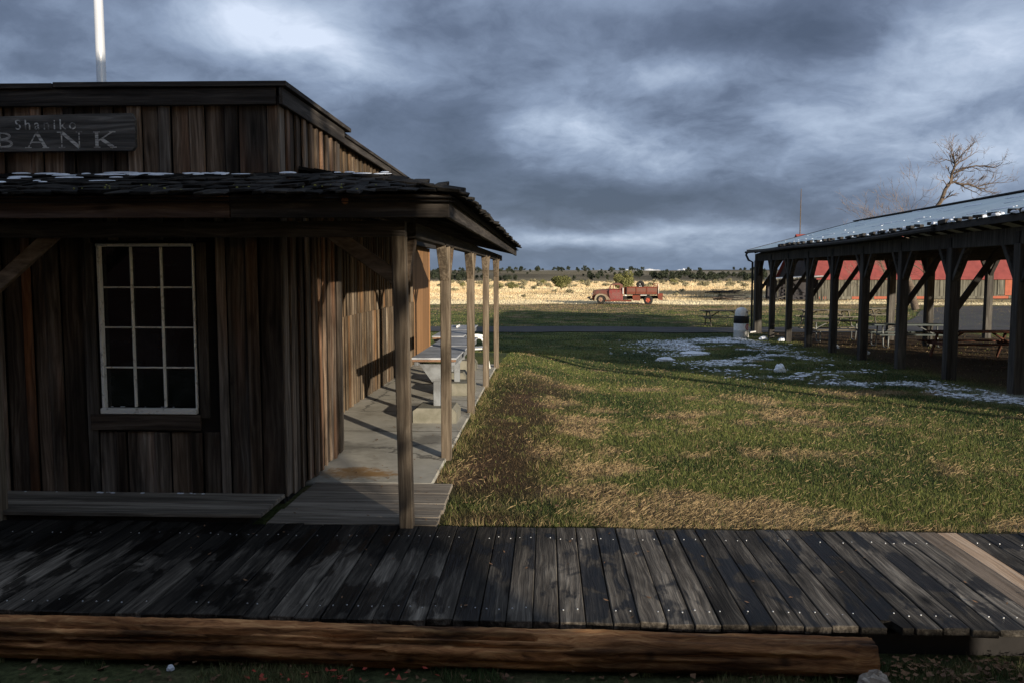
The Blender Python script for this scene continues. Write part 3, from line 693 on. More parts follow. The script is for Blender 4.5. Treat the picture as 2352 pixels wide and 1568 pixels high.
# ------------------------------------------------------------------ bank building
FY = 6.5; SX = -2.1; XL = -7.2; TOP = 3.32; SY1 = 8.38
bank = thing('bank_building', 'weathered brown board-and-batten false-front building with a shingled wraparound porch', 'building', (-4.2, 7.4, 0))
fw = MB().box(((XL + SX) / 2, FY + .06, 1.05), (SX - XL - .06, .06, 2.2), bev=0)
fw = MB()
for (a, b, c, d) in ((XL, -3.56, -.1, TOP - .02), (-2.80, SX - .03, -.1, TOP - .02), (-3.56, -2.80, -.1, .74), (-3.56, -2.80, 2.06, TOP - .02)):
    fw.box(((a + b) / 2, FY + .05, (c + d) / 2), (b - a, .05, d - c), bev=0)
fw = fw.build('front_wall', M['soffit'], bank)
def wall_boards(parent, axis, fixed, a, b, z0, z1, mat, out, wmin=.07, wmax=.2, holes=(), jz=.0, batten=True):
    p = a; flip = 0
    while p < b - .01:
        wq = random.uniform(wmin, wmax) if flip == 0 else random.uniform(wmin * .75, wmin * 1.25)
        if not batten: wq = random.uniform(wmin, wmax)
        if p + wq > b - wmin * .5: wq = b - p
        th = .022
        off = (random.uniform(.004, .012) if (flip == 0 or not batten) else random.uniform(.022, .036)) * out
        spans = [(z0, z1)]
        for (ha, hb, hz0, hz1) in holes:
            if p + wq > ha + .004 and p < hb - .004:
                spans = [(s0, s1) for (s0, s1) in ((z0, hz0), (hz1, z1))]
        for (s0, s1) in spans:
            if s1 - s0 < .05: continue
            ze0 = s0 + random.uniform(-jz, jz); L_ = s1 - ze0; wz = wq - random.uniform(.005, .012)
            mb = MB(); tilt = random.uniform(-.004, .004)
            if axis == 'x': mb.box((p + wq / 2, fixed + off, ze0 + L_ / 2), (wz, th, L_), Matrix.Rotation(tilt, 3, 'Y') @ Matrix.Rotation(random.uniform(-.03, .03), 3, 'Z'), .004, .002)
            else: mb.box((fixed + off, p + wq / 2, ze0 + L_ / 2), (th, wz, L_), Matrix.Rotation(tilt, 3, 'X') @ Matrix.Rotation(random.uniform(-.04, .04), 3, 'Z'), .004, .002)
            mb.build('board', mat, parent)
        p += wq; flip ^= 1
random.seed(11)
wall_boards(fw, 'x', FY + .012, XL, SX - .004, .03, 2.62, M['board'], -1, .105, .25, holes=((-3.60, -2.765, .56, 2.10),), jz=.008)
wall_boards(fw, 'x', FY + .012, XL, SX - .004, 2.62, 3.20, M['board'], -1, .10, .23, jz=.004)
sw = MB().box((SX - .05, (FY + SY1) / 2 + .04, 1.62), (.05, SY1 - FY - .1, 3.3), bev=0).build('side_wall', M['soffit'], bank)
wall_boards(sw, 'y', SX - .012, FY + .004, SY1, .02, 3.22, M['board'], 1, .07, .15, jz=.015)
MB().box((XL + .05, (FY + 9) / 2, 1.6), (.06, 9 - FY, 3.3), bev=0).build('rear_wall', M['soffit'], bank)
# parapet trim and cap
tr = MB()
tr.box((-4.65, FY - .042, 3.205), (5.1 - .0, .03, .13)); tr.build('parapet_trim', M['dark_x'], bank)
MB().box((SX + .042, (FY + SY1) / 2 - .02, 3.205), (.03, SY1 - FY + .09, .13)).build('parapet_trim', M['dark_y'], bank)
for (a, b, dz) in ((XL - .1, -4.95, -.008), (-4.94, -3.86, -.003), (-3.85, SX + .09, .0)):
    MB().box(((a + b) / 2, FY - .005, 3.297 + dz), (b - a, .15, .04), Matrix.Rotation(.003, 3, 'Y')).build('cap_board', M['dark_x'], bank)
for (a, b) in ((FY + .075, 7.75), (7.76, SY1 + .18)):
    MB().box((SX + .01, (a + b) / 2, 3.295), (.16, b - a, .04)).build('cap_board', M['dark_y'], bank)
MB().box(((XL + SX) / 2, (FY + SY1) / 2, 3.24), (SX - XL - .2, SY1 - FY - .2, .03), bev=0).build('roof', M['soffit'], bank)
# window
win = MB()
X0, X1, Z0, Z1 = -3.575, -2.81, .755, 2.05
win.box((X0 + .014, FY - .03, (Z0 + Z1) / 2), (.024, .05, Z1 - Z0)); win.box((X1 + .004, FY - .02, (Z0 + Z1) / 2), (.014, .04, Z1 - Z0))
win.box(((X0 + X1) / 2, FY - .03, Z1 + .010), (X1 - X0 + .01, .05, .024))
win.box(((X0 + X1) / 2, FY - .038, Z0 - .018), (X1 - X0 + .02, .05, .045))
window = win.build('window', M['muntin'], bank)
gx0, gx1, gz0, gz1 = X0 + .02, X1 - .015, Z0 + .01, Z1 - .004
pwid = (gx1 - gx0) / 3; phei = (gz1 - gz0) / 4
for i in range(3):
    for j in range(4):
        MB().box((gx0 + (i + .5) * pwid, FY + .002, gz0 + (j + .5) * phei), (pwid - .012, .004, phei - .012), Matrix.Rotation(random.uniform(-.006, .006), 3, 'X'), bev=0).build('pane', M['glass'], window)
for i in (1, 2): MB().box((gx0 + i * pwid, FY - .014, (gz0 + gz1) / 2), (.0135, .034, gz1 - gz0)).build('muntin', M['muntin'], window)
for j in (1, 2, 3): MB().box(((gx0 + gx1) / 2, FY - .009, gz0 + j * phei), (gx1 - gx0, .022, .0125)).build('muntin', M['muntin'], window)
MB().box((-3.225, FY - .036, .645), (.90, .03, .125)).build('window_apron', M['board_x'], bank)
MB().box((-3.645, FY - .026, 1.38), (.07, .03, 1.40)).build('window_casing', M['board'], bank)
MB().box((-2.74, FY - .026, 1.38), (.075, .03, 1.40)).build('window_casing', M['board'], bank)
MB().box((-3.19, FY + .4, 1.4), (1.6, .02, 1.9), bev=0).build('dark_room', M['interior'], bank)
# porch roof
EY, EX, EZ = 5.46, -.60, 2.362; SLOPE = .235; YEND = 17.8
rf = MB()
def zf(y): return EZ + (y - EY) * SLOPE
def zs(x): return EZ + (EX - x) * SLOPE
hipx = EX - (FY - EY)
rf.quad((XL, EY, zf(EY) - .03), (EX, EY, zf(EY) - .03), (hipx, FY, zf(FY) - .03), (XL, FY, zf(FY) - .03))
rf.quad((EX, EY, EZ - .03), (EX, YEND, EZ - .03), (-2.75, YEND, zs(-2.75) - .03), (-2.75, FY + .0 + 1.1, zs(-2.75) - .03), (hipx, FY, zf(FY) - .03))
rf.quad((XL, EY, zf(EY) - .055), (XL, FY, zf(FY) - .055), (hipx, FY, zf(FY) - .055), (EX, EY, zf(EY) - .055))
rf.quad((EX, EY, EZ - .055), (hipx, FY, zf(FY) - .055), (-2.75, FY + 1.1, zs(-2.75) - .055), (-2.75, YEND, zs(-2.75) - .055), (EX, YEND, EZ - .055))
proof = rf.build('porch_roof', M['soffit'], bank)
random.seed(23)
ns = 0
for course in range(5):
    ly = EY - .05 + course * .205; x = -6.0
    while x < EX + .03:
        wq = random.uniform(.07, .21); ln = .30 + random.uniform(-.03, .05); xc = x + wq / 2
        yb = ly + random.uniform(-.035, .02)
        if xc < EX - max(0, yb - EY) + .06:
            rot = Matrix.Rotation(math.atan(SLOPE) * .80 + random.uniform(-.05, .035), 3, 'X') @ Matrix.Rotation(random.uniform(-.05, .05), 3, 'Z') @ Matrix.Rotation(random.uniform(-.08, .08), 3, 'Y')
            yc = yb + ln / 2; MB().box((xc, yc, zf(yc) + .004 + random.uniform(0, .012)), (wq - .008, ln, random.uniform(.012, .028)), rot, .004, .006).build('shingle', M['shake'], proof); ns += 1
        x += wq
y = EY + .02
while y < YEND and ns < 298:
    wq = random.uniform(.10, .22); yc = y + wq / 2; ln = .32; xc = EX + .055 + random.uniform(-.02, .03) - ln / 2
    rot = Matrix.Rotation(math.atan(SLOPE) * .8 + random.uniform(-.06, .05), 3, 'Y') @ Matrix.Rotation(random.uniform(-.08, .08), 3, 'X')
    MB().box((xc, yc, zs(xc) + .012 + random.uniform(0, .012)), (ln, wq - .008, random.uniform(.014, .032)), rot, .004, .006).build('shingle', M['shake'], proof); ns += 1
    y += wq
fill = MB(); 
for course in range(1, 10):
    y = EY + course * .2
    while y < YEND:
        wq = random.uniform(.1, .22); xc = EX + .05 - course * .2 - .15
        if xc > -2.6 and y > EY + course * .2: fill.box((xc, y + wq / 2, zs(xc) + .012), (.32, wq - .008, .022), Matrix.Rotation(math.atan(SLOPE) * .8, 3, 'Y'), 0)
        y += wq
kind(fill.build('upper_shingles', M['shake'], proof), 'stuff')
sn = MB()                                           # thin snow left along the upper shingles at the left
for i in range(46):
    xx = random.uniform(-4.2, -2.35) if i < 40 else random.uniform(-2.1, -1.2)
    yy = random.choice((6.38, 6.32, 6.42, 6.15, 5.95)) + random.uniform(-.05, .05); 
    if xx > -3.2: yy = random.uniform(6.3, 6.42)
    sn.lathe([(1, 0), (.9, .55), (.5, .9), (.05, 1)], 8, (0, 0, 0))
    a, b2, c2 = random.uniform(.03, .16) * (1 if xx < -2.9 else .5), random.uniform(.010, .028), random.uniform(.004, .012)
    for q in range(len(sn.v) - 32, len(sn.v)):
        p = sn.v[q]; sn.v[q] = (xx + p[0] * a, yy + p[1] * b2, zf(yy) + .028 + p[2] * c2 + p[1] * b2 * SLOPE)
kind(sn.build('snow', M['snow'], proof), 'stuff')
ms_ = MB()
for i in range(26):
    xx, yy = random.uniform(-3.6, -1.0), random.uniform(5.45, 5.75)
    ms_.box((xx, yy, zf(yy) + .026), (random.uniform(.006, .018), .014, .012), Matrix.Rotation(random.uniform(0, 1), 3, 'Z'), .003)
kind(ms_.build('lichen', M['moss'], proof), 'stuff')
# fascia, beams, rafters
MB().box((-4.64, 5.535, 2.285), (5.02, .035, .15)).build('fascia', M['fascia_red'], bank)
fo = MB().box((-1.385, 5.530, 2.285), (1.47, .036, .155)).build('fascia', M['dark_x'], bank)
MB().lathe([(.024, 0), (.022, -.012), (.012, -.016), (.001, -.016)], 12, (-1.345, 5.512, 2.318), 'y').build('knot', plain('cut_knot', (.36, .17, .09), .8, c2=(.24, .11, .06), scale=60), bank)
for (a, b) in ((5.555, 9.6), (9.61, 13.7), (13.71, YEND)):
    MB().box((-.665, (a + b) / 2, 2.285 + random.uniform(-.004, .004)), (.035, b - a, .155)).build('fascia', M['dark_y'], bank)
MB().box((-4.1, 5.88, 2.15), (6.2, .09, .11)).build('beam', M['dark_x'], bank)
MB().box((-1.0, 11.9, 2.15), (.09, 11.7, .11)).build('beam', M['dark_y'], bank)
y = 6.9
while y < YEND:
    MB().beam((EX - .08, y, EZ - .10), (-2.7, y, zs(-2.7) - .13), .045, .09).build('rafter', M['dark_x'], bank); y += .8
x = -6.6
while x < -1.8:
    MB().beam((x, EY + .1, zf(EY) - .10), (x, FY - .02, zf(FY) - .12), .045, .09).build('rafter', M['dark_y'], bank); x += .7
# porch posts and knee braces
posts = [(-1.01, 5.88, .0), (-1.0, 8.16, .0), (-1.0, 10.86, 0), (-.99, 13.45, 0), (-.99, 16.2, 0), (-4.12, 5.93, 0), (-7.1, 5.93, 0)]
for i, (px, py, pz) in enumerate(posts):
    z0 = -.02 if i in (0, 5, 6) else gzs(px + .05, py) - .05
    dx = .018 if i == 0 else 0
    MB().beam((px - dx * .2, py, z0), (px - dx * 2.2 + (0 if i else .0), py, 2.10), .098, .098, (0, 1, 0), .006).build('post', M['post'], bank)
    if i in (0, 5):
        sgn = 1 if i == 5 else -1
        MB().beam((px + sgn * .03, py - .01, 1.70 if i == 5 else 1.78), (px + sgn * .60, py - .01, 2.18), .05, .10).build('brace', M['brace_x'], bank)
        if i == 0: MB().beam((px + .0, py + .05, 1.80), (px, py + .42, 2.16), .05, .09).build('brace', M['brace_x'], bank)
    else:
        for sg in (-1, 1): MB().beam((px, py + sg * .04, 1.78), (px, py + sg * .40, 2.16), .045, .09, (1, 0, 0)).build('brace', M['post'], bank)

# sign over the porch
sg_ = thing('wooden_sign', 'weathered grey plank sign with faded white lettering above the porch roof', 'sign', (-4.05, 6.42, 2.78))
sb = MB(); poly = [(-5.0, 2.785), (-3.23, 2.79), (-3.205, 2.82), (-3.20, 3.03), (-3.215, 3.055), (-3.225, 3.075), (-3.6, 3.072), (-4.2, 3.058), (-5.0, 3.055)]
sb.prism(poly, 6.405, 6.445, 'xz').build('sign_board', M['sign'], sg_, fix=True)
SYF = 6.4035
def seg(mb, p, q, wd):                              # a stroke of a painted letter, raised a hair off the board
    p = Vector((p[0], 0, p[1])); q = Vector((q[0], 0, q[1])); mb.beam((p.x, SYF, p.z), (q.x, SYF, q.z), .004, wd, (0, 1, 0), 0) if False else None
    d = (q - p).normalized(); n = Vector((-d.z, 0, d.x)) * wd / 2
    mb.quad((p.x - n.x, SYF, p.z - n.z), (q.x - n.x, SYF, q.z - n.z), (q.x + n.x, SYF, q.z + n.z), (p.x + n.x, SYF, p.z + n.z))
def letter(ch, cx, z0, h, wd):
    mb = MB(); T, t = .026, .010; x0, x1 = cx - wd / 2, cx + wd / 2; z1 = z0 + h
    def serif(x, z): seg(mb, (x - .026, z), (x + .026, z), .008)
    if ch == 'A':
        seg(mb, (x0 + .02, z0), (cx, z1), t); seg(mb, (x1 - .02, z0), (cx, z1), T); seg(mb, (x0 + .05, z0 + h * .36), (x1 - .045, z0 + h * .36), .009); serif(x0 + .02, z0); serif(x1 - .02, z0)
    elif ch == 'N':
        seg(mb, (x0 + .02, z0), (x0 + .02, z1), t); seg(mb, (x1 - .02, z0), (x1 - .02, z1), t); seg(mb, (x0 + .02, z1), (x1 - .02, z0), T); serif(x0 + .02, z0); serif(x0 + .01, z1); serif(x1 - .02, z1)
    elif ch == 'K':
        seg(mb, (x0 + .025, z0), (x0 + .025, z1), T); seg(mb, (x0 + .035, z0 + h * .42), (x1 - .02, z1), t); seg(mb, (x0 + .06, z0 + h * .55), (x1 - .015, z0), T); serif(x0 + .025, z0); serif(x0 + .025, z1); serif(x1 - .02, z1); serif(x1 - .015, z0)
    elif ch == 'B':
        seg(mb, (x0 + .025, z0), (x0 + .025, z1), T); serif(x0 + .02, z0); serif(x0 + .02, z1)
        for (c0, r, rx) in ((z0 + h * .27, h * .27 - .006, wd * .62), (z0 + h * .76, h * .24 - .004, wd * .52)):
            pv = None
            for i in range(13):
                a = -math.pi / 2 + math.pi * i / 12; pt = (x0 + .03 + rx * max(0, math.cos(a)) ** .7, c0 + r * math.sin(a))
                if pv: seg(mb, pv, pt, .009 + .013 * abs(math.cos(a)))
                pv = pt
    return mb
for ch, cx, wd in (('B', -4.235, .155), ('A', -3.985, .18), ('N', -3.715, .18), ('K', -3.445, .17)):
    letter(ch, cx, 2.815, .118, wd).build('lettering', M['letter'], sg_)
fc = bpy.data.curves.new('lettering', 'FONT'); fc.body = 'Shaniko'; fc.size = .112; fc.space_character = 1.42; fc.extrude = .001
fo_ = bpy.data.objects.new('lettering', fc); COL.objects.link(fo_)
me = bpy.data.meshes.new_from_object(fo_.evaluated_get(bpy.context.evaluated_depsgraph_get())); COL.objects.unlink(fo_); bpy.data.objects.remove(fo_)
lt = bpy.data.objects.new('lettering', me); COL.objects.link(lt); me.materials.clear(); me.materials.append(M['letter_bright'])
lt.parent = sg_; lt.rotation_euler = (R(90), 0, 0); lt.location = Vector((-4.155, SYF - .001, 2.955)) - Vector((-4.05, 6.42, 2.78))

# ------------------------------------------------------------------ rear wing and tan building
wing = thing('plank_building', 'long brown plank building with sunlit side boards behind the false front', 'building', (-5, 12.5, 0))
WX = -2.72; WY0, WY1 = 8.40, 16.55
ww = MB().box((WX - .05, (WY0 + WY1) / 2, 1.3), (.05, WY1 - WY0 - .01, 2.74), bev=0).build('side_wall', M['soffit'], wing)
random.seed(31)
wall_boards(ww, 'y', WX - .012, WY0, 9.7, .0, 2.62, M['board_side'], 1, .09, .17, jz=.02)
wall_boards(ww, 'y', WX - .012, 9.7, WY1, 1.22, 2.62, M['board_side'], 1, .07, .15, jz=.05)
wall_boards(ww, 'y', WX + .004, 9.7, WY1, .0, 1.26, M['board_side'], 1, .07, .15, jz=.02)
MB().box((-4.9, WY0 + .02, 1.7), (4.3, .04, 3.5), bev=0).build('end_wall', M['soffit'], wing)
MB().box((-4.9, WY1 - .02, 1.7), (4.3, .04, 3.5), bev=0).build('end_wall', M['soffit'], wing)
uw = MB().box((-2.26, 12.47, 2.92), (.05, 8.1, .60), bev=0).build('upper_wall', M['soffit'], wing)
wall_boards(uw, 'y', -2.225, WY0 + .05, WY1, 2.55, 3.20, M['board_side'], 1, .08, .16, jz=.01)
MB().beam((-2.08, 12.53, 3.262), (-7.2, 12.53, 3.70), 8.1, .035).build('roof', M['dark_y'], wing)
for (a_, b_) in ((8.5, 11.2), (11.21, 14.0), (14.01, 16.57)): MB().box((-2.115, (a_ + b_) / 2, 3.21), (.03, b_ - a_, .075)).build('fascia', M['dark_y'], wing)
tanb = thing('tan_building', 'plain tan plywood-sided building at the far end of the porch', 'building', (-5, 19, 0))
TX = -3.06
for (a, b) in ((16.6, 17.82), (17.825, 19.04), (19.045, 20.26), (20.265, 21.35)):
    MB().box((TX, (a + b) / 2, 1.18), (.03, b - a, 2.56), bev=.003).build('siding_panel', M['tan'], tanb)
MB().box((TX - 2.1, 21.33, 1.18), (4.1, .03, 2.56), bev=.003).build('siding_panel', M['tan'], tanb)
MB().box((TX + .012, 21.345, 1.18), (.05, .05, 2.56)).build('corner_trim', M['tan'], tanb)
MB().beam((-2.80, 19, 2.50), (-7, 19, 2.95), 4.9, .12).build('roof', M['soffit'], tanb)

# ------------------------------------------------------------------ decks and slab
dk = kind(MB().box((-1.44, 6.46, -.06), (1.2, 1.1, .05), bev=0).build('porch_deck', M['soffit']), 'structure')
for (a, b, xl, xr) in ((5.905, 6.085, -2.07, -.80), (6.09, 6.27, -2.075, -.81), (6.275, 6.45, -2.05, -.80), (6.455, 6.76, -2.05, -.81), (6.765, 7.106, -2.04, -.82)):
    MB().box(((xl + xr) / 2, (a + b) / 2, -.014 + random.uniform(-.002, .002)), (xr - xl, b - a, .035), None, .004, .002).build('plank', M['deck'], dk)
dk2 = kind(MB().box((-4.6, 6.2, .0), (4.8, .5, .06), bev=0).build('porch_deck', M['soffit']), 'structure')
for (a, b) in ((5.91, 6.03), (6.035, 6.19), (6.195, 6.35), (6.355, 6.475)):
    MB().box((-4.65, (a + b) / 2, .050), (5.08, b - a, .035), None, .004, .002).build('plank', M['deck'], dk2)
slab = MB().box((-1.93, 11.9, -.15), (1.86, 9.58, .30), bev=.012).build('concrete_slab', M['concrete']); kind(slab, 'structure')
def slab_mat():
    m, gg, b = new_mat('stained_slab', .9, .2)
    pos = gg.n('ShaderNodeNewGeometry').outputs['Position']
    n1_ = gg.noise(pos, 1.5, 6, .62, .4); n2_ = gg.noise(pos, 9, 6, .7)
    col = gg.ramp(gg.m('ADD', gg.m('MULTIPLY', n1_, .7), gg.m('MULTIPLY', n2_, .3)), [(.32, (.24, .225, .185)), (.5, (.40, .38, .325)), (.68, (.49, .465, .41))])
    def spot(c, x, y, rx, ry, colr, k, nsc=14):
        d = gg.vm('LENGTH', gg.vm('MULTIPLY', gg.vm('SUBTRACT', pos, (x, y, 0)), (1 / rx, 1 / ry, 0)), out=1)
        mk = gg.m('MULTIPLY', gg.mr(gg.m('ADD', d, gg.m('MULTIPLY', gg.noise(pos, nsc, 4, .65, .5), 1.6)), 1.15, 1.75, k, 0), 1.0)
        return gg.mix(mk, c, colr)
    for (x, y, rx, ry) in ((-1.80, 7.60, .28, .14), (-1.55, 7.43, .26, .12), (-1.75, 7.45, .5, .25)): col = spot(col, x, y, rx, ry, (.27, .155, .055), .8)
    for (x, y, rx, ry) in ((-2.02, 9.6, .10, .16), (-1.75, 11.5, .34, .20), (-1.3, 9.0, .3, .5), (-2.2, 8.6, .5, .4)): col = spot(col, x, y, rx, ry, (.13, .122, .105), .7, 6)
    vo = gg.n('ShaderNodeTexVoronoi', feature='DISTANCE_TO_EDGE'); gg.put(vo.inputs['Vector'], gg.vm('ADD', pos, gg.vm('SCALE', gg.noise(pos, 3, 4, .6, 0, 1), scale=.35))); vo.inputs['Scale'].default_value = .42
    col = gg.mix(gg.mr(vo.outputs[0], .002, .008, .75, 0), col, (.09, .085, .075))
    gg.put(b.inputs['Base Color'], col); bump(gg, b, n2_, .35, .008)
    return m
slab.data.materials[0] = slab_mat()
for yj in (9.5, 11.9, 14.3): MB().box((-1.93, yj, .0005), (1.84, .012, .003), bev=0).build('joint', M['soffit'], slab)

# ------------------------------------------------------------------ work benches on the porch
def bench(label, x0, x1, y0, y1, legs):
    t = thing('work_bench', label, 'bench', ((x0 + x1) / 2, (y0 + y1) / 2, 0), 'grey work benches along the porch')
    n = 2; ym = (y0 + y1) / 2
    for (a, b, dz) in ((y0, ym - .003, 0), (ym + .003, y1, .004)):
        MB().box(((x0 + x1) / 2, (a + b) / 2, .80 + dz), (x1 - x0, b - a, .022), Matrix.Rotation(random.uniform(-.008, .008), 3, 'Y'), .004).build('top_sheet', M['zinc_top'], t)
    MB().box(((x0 + x1) / 2, y0 + .012, .775), (x1 - x0 - .01, .02, .028)).build('edge_strip', M['rusty_edge'], t)
    for xx in (x0 + .05, x1 - .05): MB().box((xx, (y0 + y1) / 2, .745), (.05, y1 - y0 - .08, .07)).build('rail', M['zinc'], t)
    for ly in legs:
        xc = (x0 + x1) / 2
        MB().prism([(xc - .045, .46), (xc + .045, .46), (xc + .215, .70), (xc + .215, .712), (xc - .215, .712), (xc - .215, .70)], ly - .02, ly + .02, 'xz').build('gusset', M['zinc'], t, fix=True)
        MB().box((xc, ly, .33), (.085, .085, .32)).build('leg', M['zinc'], t)
        MB().prism([(xc - .27, 0), (xc + .27, 0), (xc + .27, .125), (xc + .22, .185), (xc - .22, .185), (xc - .27, .15)], ly - .25, ly + .25, 'xz').build('concrete_base', M['block'], t, fix=True)
bench('nearest grey sheet-topped work bench on tapered leg and concrete base', -1.65, -1.10, 10.0, 13.25, (10.28, 12.6))
bench('farther grey sheet-topped work bench standing behind the nearest one', -1.88, -1.36, 13.45, 16.3, (13.9, 15.8))
# white plastic chair
ch = thing('plastic_chair', 'white moulded plastic armchair beside the far bench on the porch', 'chair', (0, 0, 0))
def chair_side(sx):
    x = sx * .23
    MB().tube([(x, -0.26, 0), (x, -0.20, .30), (x, -0.17, .56), (x, -0.13, .625), (x, -0.02, .64), (x, 0.20, .63), (x, 0.28, .60)], [.018, .022, .024, .026, .026, .026, .024], 8).build('arm', M['plastic'], ch, True)
    MB().tube([(x, 0.32, 0), (x, 0.26, .35), (x, 0.30, .62)], [.018, .022, .022], 8).build('leg', M['plastic'], ch, True)
chair_side(-1); chair_side(1)
MB().box((0, 0.02, .41), (.44, .46, .03), Matrix.Rotation(-.06, 3, 'X'), .012).build('seat', M['plastic'], ch)
bk = MB()
bk.box((0, 0.33, .82), (.44, .03, .06), None, .012)
for q in range(5): bk.box((-.18 + q * .09, 0.29, .62), (.05, .02, .36), Matrix.Rotation(-.2, 3, 'X'), .005)
bk.build('backrest', M['plastic'], ch)

ch.location = (-1.36, 15.72, 0); ch.rotation_euler = (0, 0, R(90))

# flagpole behind the false front
fp = thing('flagpole', 'tall galvanised steel pole rising behind the false front', 'pole', (-7.27, 13.5, -.2))
MB().tube([(-7.27, 13.5, -.2), (-7.27, 13.5, 4), (-7.27, 13.5, 10.5)], [.078, .078, .06], 20).build('shaft', M['steel'], fp, True)
MB().lathe([(.001, 10.5), (.07, 10.53), (.09, 10.6), (.07, 10.67), (.001, 10.7)], 14, (-7.27, 13.5, 0)).build('ball', M['steel'], fp, True)

# ------------------------------------------------------------------ picnic pavilion
pav = thing('pavilion', 'long open timber picnic pavilion with a grey sheet roof at the right', 'pavilion', (12.8, 22, -.4))
def plx(y): return 8.17 + .036 * (y - 14.64)       # line of the left-hand posts
YN, YF = 9.2, 35.75
TW = .2
fpy = [14.64 + 2.59 * k for k in range(9)] + [12.05, 9.5]
for i, yy in enumerate(fpy):
    xx = plx(yy); z0 = gzs(xx, yy) - .1; tw = .30 if i == 8 else random.uniform(.19, .22)
    MB().box((xx, yy, (z0 + 2.35) / 2), (tw, tw, 2.35 - z0), Matrix.Rotation(random.uniform(-.012, .012), 3, 'X'), .01).build('post', M['pav'], pav)
    for sgn in (-1, 1):
        if (i == 8 and sgn == 1): continue
        MB().beam((xx + .01, yy + sgn * .08, 1.70), (xx + .01, yy + sgn * .55, 2.38), .09, .15, (1, 0, 0), .008).build('brace', M['pav'], pav)
    MB().beam((xx + .06, yy + .03, 1.05), (xx + .95, yy + .03, 2.38), .07, .12).build('brace', M['pav_dark'], pav)
    MB().box((xx + 4.2, yy, 2.45), (8.6, .12, .2)).build('tie_beam', M['pav_dark'], pav)
for (xx, yy) in ((13.0, 34.5), (12.95, 31.7), (12.9, 28.5), (12.8, 20.0), (12.7, 13), (17.2, 35.6), (17.2, 33.0), (17.1, 30.3), (17.1, 27.6), (17, 24.9), (17, 22.2), (17, 19.5), (17, 16.8), (16.9, 14.1), (16.9, 11.4), (16.9, 9.5)):
    z0 = gzs(xx, yy) - .1
    MB().box((xx, yy, (z0 + 2.35) / 2), (.24, .24, 2.35 - z0), None, .01).build('post', M['pav'], pav)
    for sgn in (-1, 1):
        MB().beam((xx, yy + sgn * .08, 1.75), (xx, yy + sgn * .6, 2.38), .09, .14, (1, 0, 0), .008).build('brace', M['pav_dark'], pav)
def along(x0, x1, ya, yb, zc, wx, wz, mat, name, nseg=1):
    MB().beam((x0, ya, zc), (x1, yb, zc), wx, wz).build(name, mat, pav)
along(plx(YN), plx(YF), YN, YF, 2.48, .16, .30, M['pav'], 'header_beam')
along(16.8, 17.25, YN, YF, 2.48, .16, .30, M['pav_dark'], 'header_beam')
along(12.5, 13.05, YN, YF, 2.55, .16, .25, M['pav_dark'], 'header_beam')
# roof with a gently sagging eave
rb = MB(); NR = 64
def eave(t): y = YN + (YF - YN) * t; return y, plx(y) - .42, 2.79 + .035 * math.sin(t * 9) - .06 * math.exp(-((t - .86) / .1) ** 2)
def ridge(t): y = YN + (YF - YN) * t; return y, 12.5 + .55 * t, 4.0
def eave2(t): y = YN + (YF - YN) * t; return y, 17.3 + .45 * t, 2.79
for sf, sgn in ((eave, 1), (eave2, -1)):
    for i in range(NR):
        t0, t1 = i / NR, (i + 1) / NR
        for dz in (0, -.05):
            a, b = sf(t0), sf(t1); c, d = ridge(t1), ridge(t0)
            q = [(a[1], a[0], a[2] + dz), (b[1], b[0], b[2] + dz), (c[1], c[0], c[2] + dz), (d[1], d[0], d[2] + dz)]
            rb.quad(*(q if (dz == 0) == (sgn < 0) else q[::-1]))
rb.build('roof', M['pav_roof'], pav)
eb = MB()
for i in range(NR):
    a, b = eave(i / NR), eave((i + 1) / NR)
    eb.quad((a[1] - .002, a[0], a[2] - .13), (b[1] - .002, b[0], b[2] - .13), (b[1] - .002, b[0], b[2] - .012), (a[1] - .002, a[0], a[2] - .012))
    eb.quad((a[1] - .002, a[0], a[2] - .13), (a[1] + .04, a[0], a[2] - .13), (b[1] + .04, b[0], b[2] - .13), (b[1] - .002, b[0], b[2] - .13))
eb.build('fascia', M['pav_dark'], pav)
MB().beam((12.5, YN, 4.02), (13.05, YF, 4.02), .32, .035).build('ridge_cap', M['pav_dark'], pav)
for t in (0, 1):                                    # gable ends
    a, c, d = eave(t), ridge(t), eave2(t); yy = a[0] - .05 if t else a[0] + .05
    MB().prism([(a[1] + .3, 2.62), (d[1] - .3, 2.62), (c[1], 3.92)], yy - .02, yy + .02, 'xz').build('gable', M['pav_dark'], pav, fix=True)
    for e in (a, d): MB().beam((e[1], yy + .06, e[2] - .05), (c[1], yy + .06, c[2] - .05), .04, .14).build('verge_board', M['pav_dark'], pav)
yy = YN + .6
while yy < YF - .2:
    t = (yy - YN) / (YF - YN); a, c, d = eave(t), ridge(t), eave2(t)
    MB().beam((a[1] + .05, yy, a[2] - .11), (c[1], yy, c[2] - .12), .05, .11).build('rafter', M['pav_dark'], pav)
    MB().beam((d[1] - .05, yy, d[2] - .11), (c[1], yy, c[2] - .12), .05, .11).build('rafter', M['pav_dark'], pav); yy += 1.3
a = eave(1)
MB().tube([(a[1] - .02, a[0] - .1, a[2] - .12), (a[1] - .06, a[0] - .1, a[2] - .2), (a[1] + .05, a[0] - .1, a[2] - .42), (a[1] + .22, a[0] - .1, a[2] - .5), (a[1] + .24, a[0] - .1, -.6)], .045, 8).build('downpipe', M['pav_dark'], pav)
MB().tube([(eave(k / 20)[1] - .06, eave(k / 20)[0], eave(k / 20)[2] - .09) for k in range(6, 21)], .045, 6).build('gutter', M['pav_dark'], pav)
random.seed(5)
sn = MB(); dk_ = MB()
